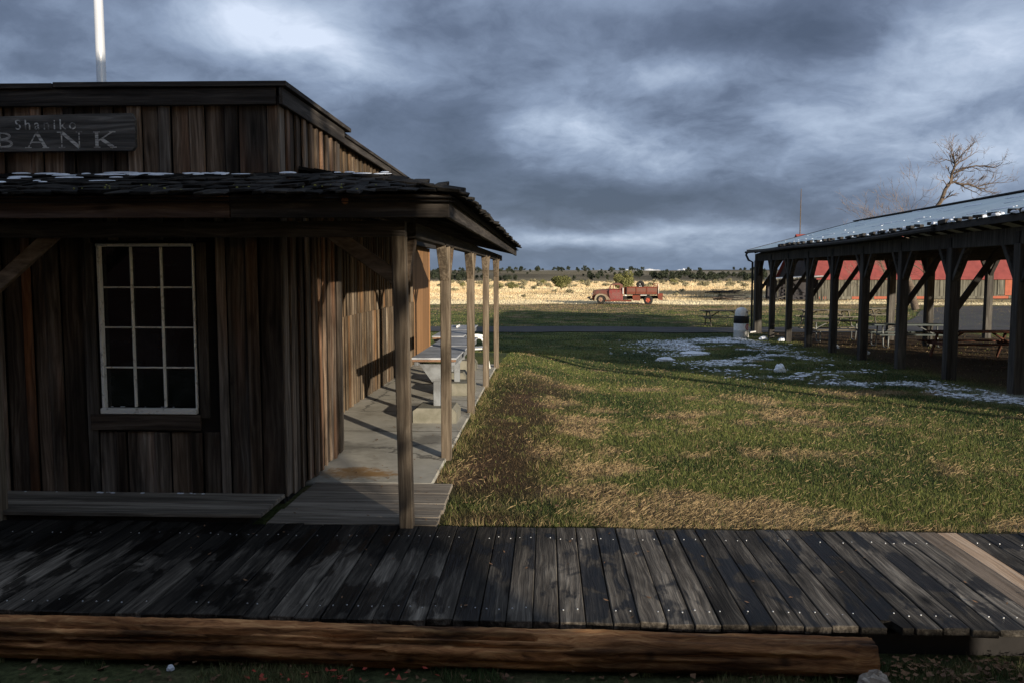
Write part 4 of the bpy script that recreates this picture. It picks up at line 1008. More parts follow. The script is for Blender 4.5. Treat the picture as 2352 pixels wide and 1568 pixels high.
for i in range(95):
    yy = 13.5 + 15 * random.random() ** 1.7; t = (yy - YN) / (YF - YN); a = eave(t); s_ = random.uniform(.5, 1.0) * (1 if yy < 20 else .6)
    r = random.uniform(.035, .10) * s_
    o = len(sn.v); sn.lathe([(r, -r * .35), (r * 1.05, 0), (r * .8, r * .45), (r * .4, r * .66), (.003, r * .7)], 8, (a[1] + random.uniform(-.02, .14), yy, a[2] + .02))
    for q in range(o, len(sn.v)):
        p = sn.v[q]; sn.v[q] = (p[0] + random.uniform(-.008, .008), yy + (p[1] - yy) * random.uniform(1.3, 1.7), p[2] + random.uniform(-.01, .01))
for i in range(60):                                 # long thin snow remnants up the slope
    t = random.uniform(.28, .98); a = eave(t); c = ridge(t); u = random.uniform(.05, .97); ln = random.uniform(.2, 1.0)
    x_, z_ = a[1] + (c[1] - a[1]) * u, a[2] + (c[2] - a[2]) * u
    sn.box((x_, a[0], z_ + .008), (random.uniform(.02, .05), ln, .02), Matrix.Rotation(-.27, 3, 'Y'), .006)
kind(sn.build('snow', M['snow'], pav), 'stuff')
yy = 13.6
while yy < 30:
    t = (yy - YN) / (YF - YN); a = eave(t); ln = random.uniform(.15, .4)
    MB().box((a[1] + .0, yy + ln / 2, a[2] + .035), (.09, ln, random.uniform(.05, .09)), Matrix.Rotation(random.uniform(-.08, .08), 3, 'X'), .008).build('eave_block', M['pav_dark'], pav)
    yy += ln + random.uniform(.12, .55)

# ------------------------------------------------------------------ picnic tables
def picnic(label, loc, rz, length, mat, metal=False):
    t = thing('picnic_table', label, 'picnic table', (0, 0, 0), 'picnic tables in and around the pavilion')
    for q in range(5): MB().box((0, -.29 + q * .145, .735), (length, .135, .038), None, .005, .003).build('top_plank', mat, t)
    for s_ in (-1, 1):
        for q in (0, 1): MB().box((0, s_ * (.60 + q * .15), .44), (length, .135, .038), None, .005, .003).build('seat_plank', mat, t)
    for e in (-1, 1):
        x = e * (length / 2 - .32)
        if metal:
            for s_ in (-1, 1):
                MB().tube([(x, s_ * .22, .71), (x, s_ * .24, .5), (x, s_ * .30, .10), (x, s_ * .34, .03), (x, s_ * .42, .0), (x, s_ * .62, .0), (x, s_ * .70, .05), (x, s_ * .70, .42)], .024, 8).build('leg', M['tube'], t, True)
            MB().tube([(x, -.72, .41), (x, .72, .41)], .022, 8).build('cross_bar', M['tube'], t)
            MB().tube([(x, .0, .42), (x - e * .55, 0, .70)], .018, 8).build('brace', M['tube'], t)
        else:
            for s_ in (-1, 1): MB().beam((x, s_ * .28, .715), (x, s_ * .68, .0), .09, .04, (1, 0, 0)).build('leg', mat, t)
            MB().box((x + e * .045, 0, .40), (.04, 1.5, .09)).build('cross_bar', mat, t)
            MB().box((x + e * .045, 0, .69), (.04, .70, .07)).build('cleat', mat, t)
            MB().beam((x + e * .0, 0, .38), (x - e * .52, 0, .70), .09, .04).build('brace', mat, t)
    t.location = (loc[0], loc[1], gzs(*loc)); t.rotation_euler = (0, 0, rz)
picnic('weathered picnic table on the grass left of the barrel, outside the pavilion', (8.65, 40.4), .03, 2.3, M['tab_wood'])
picnic('weathered picnic table on the grass beyond the far end posts', (13.75, 41.3), .12, 2.6, M['tab_wood'])
picnic('brown-topped picnic table on looped tube legs nearest the far end of the pavilion', (10.75, 31.1), .02, 2.3, M['tab_wood'], True)
picnic('green-grey picnic table on looped tube legs in the middle of the pavilion', (11.95, 27.9), .0, 2.4, M['tab_blue'], True)
picnic('red-brown wooden picnic table, the nearest under the pavilion roof', (11.75, 23.0), .03, 2.5, M['tab_red'])
picnic('pale picnic table standing by the asphalt beyond the pavilion', (17.4, 43.6), .1, 2.0, M['tab_wood'])

# ------------------------------------------------------------------ trash barrel
bx, by = 7.72, 33.1; bz = gzs(bx, by)
br = thing('trash_barrel', 'white drum bin with black band, red emblem and domed lid beside the pavilion', 'bin', (bx, by, bz))
def dprof(z0, z1, rings=()):
    pr = [(.29, z0), (.295, z0 + .012)]
    for rz in rings: pr += [(.29, rz - .02), (.302, rz), (.29, rz + .02)]
    return pr + [(.295, z1 - .012), (.29, z1)]
MB().lathe([(.001, 0)] + dprof(.0, .56, (.28,)), 32, (bx, by, bz)).build('drum', M['white'], br, True)
MB().lathe([(.29, .56), (.297, .565), (.297, .84), (.29, .85), (.27, .85)], 32, (bx, by, bz)).build('black_band', M['black_paint'], br, True)
MB().lathe([(.255, .85), (.255, .93), (.25, 1.0), (.215, 1.09), (.15, 1.15), (.07, 1.18), (.001, 1.185)], 28, (bx, by, bz)).build('dome_lid', M['white'], br, True)
MB().box((bx + .17, by - .185, bz + 1.0), (.05, .03, .09), Matrix.Rotation(.75, 3, 'Z')).build('flap', M['black_paint'], br)
em = MB()                                          # red ring emblem wrapped on the drum's right side
for rr0, rr1, a0, a1 in ((.075, .105, .3, 5.6), (.02, .045, 0, 6.29)):
    n = 16
    for i in range(n):
        pts = []
        for (r, aa) in ((rr0, a0 + (a1 - a0) * i / n), (rr1, a0 + (a1 - a0) * i / n), (rr1, a0 + (a1 - a0) * (i + 1) / n), (rr0, a0 + (a1 - a0) * (i + 1) / n)):
            u = r * math.cos(aa); zz_ = .42 + r * 1.15 * math.sin(aa); th = -math.pi / 2 + R(40) + u / .29
            pts.append((bx + .3005 * math.cos(th), by + .3005 * math.sin(th), bz + zz_))
        em.quad(*pts)
em.build('emblem', M['red_paint'], br)
MB().tube([(bx + .33, by - .1, bz + .2), (bx + .55, by - .12, bz + .24)], .03, 8).build('spout', M['white'], br)

# ------------------------------------------------------------------ old truck
tk = thing('old_truck', 'derelict faded red flatbed truck from the forties parked where the lawn meets the field', 'truck', (0, 0, 0))
def q(x, y): return ((x - 1000) / 238., (785 - y) / 238.)
def outline(pts): return [q(*p) for p in pts]
def body(name, pts, y0, y1, mat, **kw): return MB().prism(outline(pts), y0, y1, 'xz').build(name, mat, tk, fix=True, **kw)
W2 = .95
def loft(name, secs, mat):                          # sections: (x, half width, z low, z top, roundness)
    mb = MB(); n = 12
    for (x, hw, zl, zt, rd) in secs:
        for i in range(n + 1):
            t = math.pi * i / n; c, s_ = math.cos(t), math.sin(t)
            yy = hw * (abs(c) ** rd) * (1 if c > 0 else -1); z = zl + (zt - zl) * (abs(s_) ** rd)
            mb.v.append((x, yy, z))
    m_ = n + 1
    for i in range(len(secs) - 1):
        for k in range(n): mb.f.append([i * m_ + k, i * m_ + k + 1, (i + 1) * m_ + k + 1, (i + 1) * m_ + k])
        mb.f.append([i * m_ + n, i * m_, (i + 1) * m_, (i + 1) * m_ + n])
    mb.f.append(list(range(m_))); mb.f.append([(len(secs) - 1) * m_ + k for k in range(m_)][::-1])
    return mb.build(name, mat, tk, fix=True)
hx = lambda x: (x - 1000) / 238.; hz_ = lambda y: (785 - y) / 238.
hood = loft('hood', [(hx(400), .26, hz_(690), hz_(540), .75), (hx(412), .34, hz_(690), hz_(518), .7), (hx(470), .44, hz_(690), hz_(508), .65), (hx(600), .56, hz_(690), hz_(500), .6), (hx(735), .70, hz_(700), hz_(490), .55)], M['t_hood'])
gr = MB()
for i in range(7): gr.box((hx(393) - .01 * (i > 4), 0, hz_(560 + i * 20)), (.05, .62 - .05 * abs(i - 3), .035), None, .01)
gr.build('grille', M['t_rust'], tk)
# cab: lower body, pillars and roof so that the windows are openings
ci = .80
loft('cab_body', [(hx(720), .72, hz_(735), hz_(492), .35), (hx(745), ci, hz_(735), hz_(490), .3), (hx(985), ci, hz_(735), hz_(490), .3), (hx(1005), .74, hz_(735), hz_(495), .35)], M['t_red'])
rfm = MB()
secs = [(hx(757), .60, hz_(412), hz_(404)), (hx(790), .68, hz_(410), hz_(380)), (hx(860), .72, hz_(410), hz_(366)), (hx(930), .71, hz_(410), hz_(372)), (hx(975), .66, hz_(412), hz_(398)), (hx(992), .60, hz_(420), hz_(415))]
loft('cab_roof', [(a, b, c, d, .5) for a, b, c, d in secs], M['t_hood'])
for s_ in (-1, 1):
    MB().beam((hx(725), s_ * .74, hz_(495)), (hx(768), s_ * .64, hz_(402)), .05, .06).build('pillar', M['t_hood'], tk)
    MB().beam((hx(805), s_ * .78, hz_(500)), (hx(812), s_ * .69, hz_(405)), .035, .04).build('pillar', M['t_red'], tk)
    MB().prism([(hx(935), hz_(500)), (hx(940), hz_(430)), (hx(925), hz_(405)), (hx(985), hz_(402)), (hx(1003), hz_(440)), (hx(1006), hz_(500))], s_ * .70 - .03, s_ * .70 + .03, 'xz').build('rear_quarter', M['t_hood'], tk, fix=True)
    MB().beam((hx(805), s_ * .725, hz_(408)), (hx(945), s_ * .725, hz_(408)), .04, .035).build('window_header', M['t_red'], tk)
MB().prism([(hx(1003), hz_(500)), (hx(990), hz_(415)), (hx(980), hz_(415)), (hx(993), hz_(500))], -.6, -.28, 'xz').build('cab_back', M['t_hood'], tk, fix=True)
MB().prism([(hx(1003), hz_(500)), (hx(990), hz_(415)), (hx(980), hz_(415)), (hx(993), hz_(500))], .28, .6, 'xz').build('cab_back', M['t_hood'], tk, fix=True)
MB().beam((hx(747), 0, hz_(493)), (hx(765), 0, hz_(408)), .04, .04).build('windscreen_post', M['t_hood'], tk)
for s_ in (-1, 1):
    ws = MB(); ws.quad((hx(738), s_ * .03, hz_(490)), (hx(730), s_ * .70, hz_(490)), (hx(765), s_ * .62, hz_(410)), (hx(770), s_ * .03, hz_(410))); ws.build('windscreen', plain('dusty_glass', (.25, .25, .24), .2, spec=.5, bs=0) if s_ < 0 else bpy.data.materials['dusty_glass'], tk)
dr = MB().prism(outline([(735, 520), (960, 520), (978, 560), (980, 690), (760, 690), (730, 600)]), -ci - .018, -ci + .01, 'xz').build('door', M['t_red'], tk, fix=True)
MB().box((hx(945), -ci - .04, hz_(535)), (.09, .03, .025)).build('handle', M['chrome'], dr)
MB().prism(outline([(790, 560), (960, 560), (960, 680), (850, 690), (790, 650)]), -ci - .021, -ci - .017, 'xz').build('faded_panel', plain('truck_faded_patch', (.18, .085, .075), .8, c2=(.21, .055, .05), scale=4, obj=True), tk, fix=True)
# fenders, running boards
def fender(cx, cy, r_in, pts, s_, mat):
    poly = outline(pts); a, b = (-.98, -.66) if s_ < 0 else (.66, .98)
    return MB().prism(poly, a, b, 'xz').build('fender', mat, tk, fix=True)
fpts = [(440, 740), (448, 660), (475, 610), (530, 588), (600, 588), (670, 612), (730, 665), (766, 728), (680, 733)]
for aa in range(0, 181, 15): fpts.append((575 + 100 * math.cos(R(aa)), 712 - 100 * math.sin(R(aa))))
for s_ in (-1, 1):
    fender(575, 700, 95, fpts, s_, M['t_fender'])
    MB().prism(outline([(660, 705), (1040, 712), (1180, 715), (1180, 738), (660, 738)]), s_ * .82 - .16, s_ * .82 + .16, 'xz').build('running_board', M['t_rust'], tk, fix=True)
    MB().lathe([(.001, -.09), (.085, -.08), (.105, 0), (.10, .03), (.001, .05)], 14, (hx(400), s_ * .52, hz_(600)), 'x').build('headlight', M['chrome'], tk, True)
MB().prism(outline([(300, 655), (345, 655), (345, 685), (300, 680)]), -.9, .9, 'xz').build('bumper', M['t_dark'], tk, fix=True)
MB().prism(outline([(330, 690), (460, 690), (460, 720), (335, 716)]), -.35, .35, 'xz').build('frame_horn', M['t_dark'], tk, fix=True)
MB().prism(outline([(385, 640), (440, 600), (440, 735), (420, 735)]), -.62, .62, 'xz').build('front_apron', M['t_rust'], tk, fix=True)
MB().prism(outline([(440, 640), (1790, 625), (1790, 680), (440, 715)]), -.38, .38, 'xz').build('chassis', M['t_dark'], tk, fix=True)
def wheel(x, y, s_, rim, r=.385, dual=False):
    wobj = MB().lathe([(.20, -.10), (r * .9, -.11), (r, -.07), (r, .07), (r * .9, .11), (.20, .10)], 30, (hx(x), s_ * .80, hz_(y)), 'y').build('wheel', M['tyre'], tk, True)
    rm = MB().lathe([(.001, s_ * .05), (.06, s_ * .06), (.10, s_ * .02), (.20, s_ * .06), (.245, s_ * .10), (.245, s_ * .02), (.001, -s_ * .0)], 24, (hx(x), s_ * .80, hz_(y)), 'y').build('rim', rim, wobj, True)
    for i in range(5):
        a = 2 * math.pi * i / 5 + .3
        MB().lathe([(.032, s_ * .052), (.030, s_ * .062), (.001, s_ * .063)], 8, (hx(x) + .155 * math.cos(a), s_ * .80, hz_(y) + .155 * math.sin(a)), 'y').build('hand_hole', M['t_dark'], wobj)
    return wobj
wheel(575, 697, -1, M['t_rim2']); wheel(575, 697, 1, M['t_rim2']); wheel(1508, 708, -1, M['t_rim']); wheel(1508, 708, 1, M['t_rim'])
# bed: three framed side panels, floor, headboard
for s_ in (-1, 1):
    for (a, b) in ((1083, 1264), (1270, 1470), (1476, 1688)):
        p = MB().prism(outline([(a, 455), (b, 455), (b, 592), (a, 592)]), s_ * .98 - .03, s_ * .98 + .03, 'xz').build('side_panel', M['t_rust'], tk, fix=True)
        MB().prism(outline([(a + 12, 470), (b - 12, 470), (b - 12, 545), (a + 12, 545)]), s_ * 1.012 - .008, s_ * 1.012 + .008, 'xz').build('panel_inset', M['t_hood'], p, fix=True)
    for xx in (1080, 1267, 1473, 1690): MB().box((hx(xx), s_ * 1.02, hz_(522)), (.045, .06, .60)).build('stake', M['t_dark'] if xx in (1080, 1690) else M['t_rust'], tk)
    MB().box((hx(1385), s_ * 1.0, hz_(452)), (2.6, .07, .035)).build('top_rail', M['t_rust'], tk)
    MB().box((hx(1415), s_ * .93, hz_(612)), (.52, .04, .05)).build('light_strip', M['white'], tk)
    MB().box((hx(1062), s_ * .93, hz_(617)), (.15, .04, .09)).build('light_strip', M['white'], tk)
    body('tool_box', [(1195, 615), (1350, 615), (1350, 720), (1205, 720)], s_ * .78 - .14, s_ * .78 + .14, M['t_rust'])
    body('tail_box', [(1692, 582), (1796, 582), (1782, 712), (1700, 690)], s_ * .80 - .15, s_ * .80 + .15, M['t_rust'])
    MB().tube([(hx(1795), s_ * .6, hz_(625)), (hx(1885), s_ * .1, hz_(720)), (hx(1790), s_ * .6, hz_(716))], .018, 6).build('tow_bar', M['t_dark'], tk)
    MB().tube([(hx(1618), s_ * .9, hz_(455)), (hx(1618), s_ * .9, hz_(385)), (hx(1690), s_ * .9, hz_(385)), (hx(1690), s_ * .9, hz_(455))], .024, 6).build('rail', M['t_rust'], tk)
    MB().tube([(hx(1612), s_ * .9, hz_(425)), (hx(1692), s_ * .9, hz_(425))], .014, 6).build('rail', M['t_rust'], tk)
MB().box((hx(1385), 0, hz_(598)), (2.6, 1.9, .05)).build('bed_floor', M['t_dark'], tk)
MB().box((hx(1050), 0, hz_(525)), (.20, 1.7, .58)).build('headboard', M['t_rust'], tk)
MB().box((hx(1692), 0, hz_(522)), (.04, 1.9, .56)).build('tailboard', M['t_rust'], tk)
MB().tube([(hx(1008), -.86, hz_(592)), (hx(1006), -.86, hz_(465))], .035, 8).build('pipe', M['white'], tk)
MB().tube([(hx(1708), -.93, hz_(592)), (hx(1706), -.93, hz_(395))], .016, 6).build('pipe', M['white'], tk)
tt_ = MB().lathe([(.17, -.09), (.30, -.11), (.345, -.07), (.345, .07), (.30, .11), (.17, .09)], 26, (0, 0, 0), 'y').build('loose_tyre', M['tyre'])
tt_.data.polygons.foreach_set('use_smooth', [True] * len(tt_.data.polygons))
tk.scale = (1, 1, 1)
TL = Vector((6.45, 70.6, gzs(6.4, 70.6))); TL.z += .07; tk.location = TL; tk.rotation_euler = (0, 0, R(-6))
tag(tt_, 'black spare wheel with white spots lying tilted on the bed of the red truck', 'wheel')
tt_.name = 'spare_wheel'
pm = Matrix.Rotation(R(-6), 4, 'Z'); tt_.location = TL + (pm @ Vector((hx(1352), -.45, hz_(410)))); tt_.rotation_euler = (R(8), R(10), R(-6))
WORLD[tt_.name] = Vector((0, 0, 0))
MB().lathe([(.175, -.05), (.175, .05), (.001, .05), (.001, -.05), (.175, -.05)], 18, (0, 0, 0), 'y').build('rim', M['t_dark'], tt_)
for (a, r_) in ((2.2, .09), (5.3, .11), (4.2, .16)): MB().lathe([(.04, -.052), (.038, -.06), (.001, -.06)], 10, (r_ * math.cos(a), 0, r_ * math.sin(a)), 'y').build('hub_spot', M['white'], tt_)

# ------------------------------------------------------------------ barn, lean-to, pole
A0 = Vector((26.6, 82.5)); ud = Vector((.985, .17)).normalized(); vd = Vector((-ud.y, ud.x))
barn = thing('barn', 'long grey board barn with a steep red roof beyond the pavilion', 'barn', (A0.x + 18, A0.y + 8, -.9))
BL, BWd, EVZ, RDZ = 38.0, 8.5, 1.55, 5.75
def bp(u, v, z): p = A0 + ud * u + vd * v; return (p.x, p.y, z)
rotb = Matrix.Rotation(math.atan2(ud.y, ud.x), 3, 'Z')
wl = MB().quad(bp(0, .05, -1.5), bp(BL, .05, -1.5), bp(BL, .05, EVZ), bp(0, .05, EVZ)).build('front_wall', M['soffit'], barn)
u = 0; random.seed(3)
while u < BL:
    wq = random.uniform(.28, .40); c = bp(u + wq / 2, random.uniform(-.015, .015), 0)
    MB().box((c[0], c[1], (EVZ - .85) / 2 + .05), (wq - .03, .03, EVZ + .75), rotb, .006).build('board', M['barn'], wl); u += wq
u = 0
while u < BL:
    wq = random.uniform(.5, 2.4); c = bp(u + wq / 2, -.03, 0)
    MB().box((c[0], c[1], -.62), (wq - .02, .04, .26), rotb, .006).build('skirt_board', M['barn'] if random.random() < .8 else M['red_door'], wl); u += wq
MB().quad(bp(BL, 0, -1.5), bp(BL, BWd, -1.5), bp(BL, BWd, EVZ), bp(BL, BWd / 2, RDZ), bp(BL, 0, EVZ)).build('gable_wall', M['barn_dark'], barn)
gl = MB().quad(bp(0, 0, -1.5), bp(0, 0, EVZ), bp(0, BWd / 2, RDZ), bp(0, BWd, EVZ), bp(0, BWd, -1.5)).build('gable_wall', M['barn_dark'], barn)
MB().quad(bp(0, BWd, -1.5), bp(BL, BWd, -1.5), bp(BL, BWd, EVZ), bp(0, BWd, EVZ)).build('rear_wall', M['barn_dark'], barn)
v_ = .1
while v_ < BWd - .1:
    zt = EVZ + (RDZ - EVZ) * (1 - abs(v_ + .15 - BWd / 2) / (BWd / 2)) - .1; c = bp(-.03, v_ + .15, 0)
    MB().box((c[0], c[1], (zt - .9) / 2), (.03, .28, zt + .9), rotb, .005).build('board', M['barn_dark'], gl); v_ += .31
def slope_sheet(v0, z0, v1, z1):
    mb = MB()
    for dz in (0, -.08):
        f = [bp(-.35, v0, z0 + dz), bp(BL + .3, v0, z0 + dz), bp(BL + .3, v1, z1 + dz), bp(-.35, v1, z1 + dz)]
        mb.quad(*(f if dz == 0 else f[::-1]))
    mb.quad(bp(-.35, v0, z0 - .08), bp(BL + .3, v0, z0 - .08), bp(BL + .3, v0, z0), bp(-.35, v0, z0))
    mb.quad(bp(-.35, v0, z0), bp(-.35, v1, z1), bp(-.35, v1, z1 - .08), bp(-.35, v0, z0 - .08))
    return mb.build('roof', M['barn_roof'], barn)
sl_ = (RDZ - EVZ) / (BWd / 2)
slope_sheet(-.35, EVZ - .35 * sl_ + .05, BWd / 2, RDZ + .05); slope_sheet(BWd + .35, EVZ - .35 * sl_ + .05, BWd / 2, RDZ + .05)
c = bp(20.6, -.06, 0)
MB().box((c[0], c[1], .45), (1.15, .05, 1.75), rotb, .01).build('shutter', M['red_door'], barn)
c = bp(19.6, -.06, 0)
MB().box((c[0], c[1], .45), (.75, .05, 1.6), rotb, .01).build('shutter', M['barn'], barn)
mp = MB().tube([bp(.1, BWd / 2, RDZ - .2), bp(.1, BWd / 2, 8.4), bp(.1, BWd / 2, 10.4)], [.055, .05, .03], 8).build('mast', M['bark']); tag(mp, 'thin grey mast rising from the left end of the red barn roof', 'pole')
# open shed in front of the gable
sh = thing('open_shed', 'low open shed with a pale tin roof and slatted rails against the dark barn end', 'shed', (23, 80.5, -.82))
MB().beam((21.7, 81.6, 1.30), (26.3, 81.6, 1.55), 4.2, .05).build('roof', M['tin'], sh)
MB().beam((21.7, 79.46, 1.20), (26.3, 79.46, 1.46), .05, .14).build('fascia', M['barn'], sh)
for xx in (21.9, 22.7, 25.1, 26.1): MB().box((xx, 79.6, .15), (.14, .14, 2.1)).build('post', M['barn'], sh)
for xx in (22.0, 26.0): MB().box((xx, 83.3, .15), (.14, .14, 2.1)).build('post', M['barn_dark'], sh)
MB().box((24, 83.5, .2), (4.4, .05, 2.3)).build('rear_wall', M['barn_dark'], sh)
for z_ in (-.55, -.2, .15): MB().box((23.4, 79.75, z_), (3.2, .06, .22)).build('rail', M['barn_dark'], sh)
xx = 25.1
while xx < 27.2: MB().box((xx, 79.5, -.22), (.12, .04, 1.15), Matrix.Rotation(random.uniform(-.04, .04), 3, 'Y')).build('picket', M['barn'], sh); xx += .2
lb = MB().beam((20.6, 78.3, -.74), (22.6, 78.8, -.3), .12, .05).build('loose_board', M['board_grey']); tag(lb, 'pale loose board leaning on the rubble by the open shed', 'board')

# ------------------------------------------------------------------ bare trees
def bare_tree(label, x, y, height, lean, trunk_r, seed, spread=.8, fork=.25, group='bare trees beyond the pavilion', levels=5, twigs=True, zz=None):
    rr = random.Random(seed); z0 = gzs(x, y) - .15 if zz is None else zz
    t = thing('bare_tree', label, 'tree', (x, y, z0), group); tr_ = MB(); tw_ = MB()
    def grow(p, d, ln, r, lev):
        n = 5 if lev < 2 else 4; pts = [p]; rad = [r]; dd = d.copy()
        for i in range(n):
            dd = (dd + Vector((rr.gauss(0, .13), rr.gauss(0, .13), rr.gauss(.02, .09)))).normalized()
            pts.append(pts[-1] + dd * ln / n); rad.append(r * (1 - .45 * (i + 1) / n))
        (tr_ if lev < 2 else tw_).tube(pts, rad, 7 if lev < 1 else (5 if lev < 3 else 3), cap=False)
        if lev >= levels: return
        kids = rr.randint(3, 4) if lev else rr.randint(4, 6)
        for k_ in range(kids):
            i = n if k_ == 0 else rr.randint(max(1, int(n * (fork if lev == 0 else .2))), n)
            axis = Vector((rr.gauss(0, 1), rr.gauss(0, 1), rr.gauss(0, .6))).normalized()
            nd = (Quaternion(axis, rr.uniform(.3, spread)) @ dd).normalized(); nd.z += .10; nd.normalize()
            grow(pts[i], nd, ln * rr.uniform(.52, .78), max(rad[i] * rr.uniform(.5, .72), .009), lev + 1)
    grow(Vector((x, y, z0)), Vector(lean).normalized(), height * .42, trunk_r, 0)
    tr_.build('trunk', M['bark'], t, True); kind(tw_.build('twigs', M['twig'], t), 'stuff')
    return t
def tree_px(px, d): return (px - 1335) / 2018. * d
def sinuous_tree():
    D = 60.0; rr = random.Random(4)
    def wp(q, dy=0.0): X, Y = 1680 + q[0] * .3486, 350 + q[1] * .3486; return Vector(((X - 1335) / 2018. * D, D + dy, CAM_H + (667 - Y) / 2018. * D))
    t = thing('bare_tree', 'tall bare tree with a sinuous trunk and a sweeping right-hand limb above the pavilion roof', 'tree', (25.5, D, -.8), 'bare trees beyond the pavilion')
    tr_ = MB(); tw_ = MB(); limbs = []
    def limb(pts, r0, r1, dy, lev):
        P = [wp(p, dy[0] + (dy[1] - dy[0]) * i / (len(pts) - 1)) for i, p in enumerate(pts)]
        Q = [P[0]]
        for i in range(len(P) - 1):                     # smooth and roughen the limb
            p0, p1, p2, p3 = P[max(i - 1, 0)], P[i], P[i + 1], P[min(i + 2, len(P) - 1)]
            for k in (1 / 3, 2 / 3, 1.0):
                Q.append(.5 * ((2 * p1) + (p2 - p0) * k + (2 * p0 - 5 * p1 + 4 * p2 - p3) * k * k + (3 * p1 - p0 - 3 * p2 + p3) * k ** 3) + Vector((rr.gauss(0, .025), rr.gauss(0, .05), rr.gauss(0, .025))))
        R_ = [r0 + (r1 - r0) * i / (len(Q) - 1) for i in range(len(Q))]
        tr_.tube(Q, R_, 7, False); limbs.append((Q, R_, lev))
    limb([(1545, 1160), (1500, 1000), (1455, 890), (1425, 810), (1440, 720), (1520, 610), (1610, 530), (1670, 460), (1720, 350), (1752, 290), (1770, 220), (1776, 160), (1760, 110)], .27, .05, (0, .3), 0)
    limb([(1752, 300), (1800, 303), (1880, 312), (1950, 322), (2030, 345), (2100, 368)], .09, .02, (.1, 1.2), 1)
    limb([(1955, 320), (2010, 305), (2060, 300), (2130, 298)], .05, .012, (.6, .2), 1)
    limb([(1770, 240), (1800, 220), (1860, 198), (1930, 195), (1990, 212), (2030, 182)], .08, .015, (.2, -1.0), 1)
    limb([(1776, 190), (1840, 145), (1900, 110), (1960, 75)], .055, .012, (.2, .9), 1)
    limb([(1790, 302), (1830, 335), (1870, 365), (1905, 392)], .05, .014, (.1, -.8), 1)
    limb([(1774, 170), (1735, 140), (1710, 150), (1695, 160)], .04, .012, (.3, .8), 1)
    limb([(1765, 130), (1740, 100), (1720, 80)], .035, .01, (.3, -.3), 1)
    limb([(1774, 170), (1800, 120), (1830, 80), (1850, 60)], .045, .01, (.2, -.6), 1)
    limb([(1730, 330), (1690, 290), (1650, 285)], .04, .012, (.2, -.6), 1)
    limb([(1900, 312), (1940, 340), (1965, 365)], .03, .01, (.5, 0), 1)
    def twig(p, d, ln, r, lev):
        pts = [p]; dd = d
        for i in range(4):
            dd = (dd + Vector((rr.gauss(0, .2), rr.gauss(0, .2), rr.gauss(.03, .15)))).normalized(); pts.append(pts[-1] + dd * ln / 4)
        tw_.tube(pts, [r, r * .85, r * .7, r * .6, r * .45], 3, False)
        if lev:
            for k in range(rr.randint(2, 4)):
                a_ = Vector((rr.gauss(0, 1), rr.gauss(0, 1), rr.gauss(0, 1))).normalized()
                twig(pts[rr.randint(1, 4)], Quaternion(a_, rr.uniform(.3, .9)) @ dd, ln * rr.uniform(.5, .75), r * .7, lev - 1)
    for Q, R_, lev in limbs:
        n = len(Q); st = int(n * .62) if lev == 0 else 1
        for i in range(st, n):
            if rr.random() < .8:
                d = (Q[i] - Q[i - 1]).normalized(); a_ = Vector((rr.gauss(0, 1), rr.gauss(0, .6), rr.gauss(0, 1))).normalized()
                twig(Q[i], (Quaternion(a_, rr.uniform(.3, 1.1)) @ d + Vector((0, 0, .25))).normalized(), rr.uniform(.45, 1.0), max(.012, R_[i] * .5), 2)
    tr_.build('trunk', M['bark'], t, True); kind(tw_.build('twigs', M['twig'], t), 'stuff')
sinuous_tree()
bare_tree('bushy bare tree with reddish twigs left of the sinuous tree', tree_px(2172, 72), 72, 9.3, (0, 0, 1), .12, 12, .75, .3)
bare_tree('thin bare bush-like tree, leftmost above the pavilion roof', tree_px(2100, 72), 72, 7.0, (0, 0, 1), .10, 21, .9, .3)
bare_tree('thin bare tree directly behind the sinuous trunk', tree_px(2245, 74), 74, 11.8, (0, 0, 1), .12, 33, .8, .45)

# ------------------------------------------------------------------ junipers and sagebrush
def foliage_mesh(name, mat, rad, zc, n, seed, leaf=.16, lobes=14, flat=1.0):
    r = np.random.default_rng(seed)
    c = r.normal(0, 1, (lobes, 3)); c /= np.linalg.norm(c, axis=1)[:, None]; c *= r.uniform(.35, .78, (lobes, 1)); lr = r.uniform(.28, .5, lobes)
    i = r.integers(0, lobes, n); dvec = r.normal(0, 1, (n, 3)); dvec /= np.linalg.norm(dvec, axis=1)[:, None]
    p = (c[i] + dvec * (lr[i] * r.uniform(.55, 1.05, n) ** .5)[:, None]); p[:, 2] = np.maximum(p[:, 2], -.95)
    p *= np.array([rad, rad, rad * flat]); p[:, 2] += zc
    u = r.normal(0, 1, (n, 3)); u /= np.linalg.norm(u, axis=1)[:, None]; v = np.cross(u, dvec + .35 * r.normal(0, 1, (n, 3))); v /= np.linalg.norm(v, axis=1)[:, None] + 1e-6
    s = leaf * r.uniform(.5, 1.2, (n, 1))
    q = np.stack([p - u * s, p + v * s * .7, p + u * s, p - v * s * .7], 1)
    return np_mesh(name, q.reshape(-1, 3), np.arange(n * 4).reshape(-1, 4), mat, None, 4)
def juniper(label, x, y, rad, hgt, mat, n, seed, name='juniper', leaf=None, cat='tree', group='junipers in the dry field'):
    z0 = gzs(x, y); t = thing(name, label, cat, (x, y, z0), group)
    f = foliage_mesh('crown', mat, rad, hgt - rad * (hgt / rad / 2.0), n, seed, leaf or rad * .055, 18, hgt / rad / 2.0); f.parent = t
    if cat == 'tree': MB().tube([(x, y, z0 - .1), (x + .05, y, z0 + hgt * .3), (x - .05, y, z0 + hgt * .6)], [rad * .09, rad * .07, rad * .03], 6).build('trunk', M['bark'], t)
    return t
def fx(px, d): return (px - 1335) / 2018. * d
juniper('largest golden-green juniper standing right behind the truck cab', fx(1524, 122), 122, 1.62, 2.95, M['juniper'], 9000, 1)
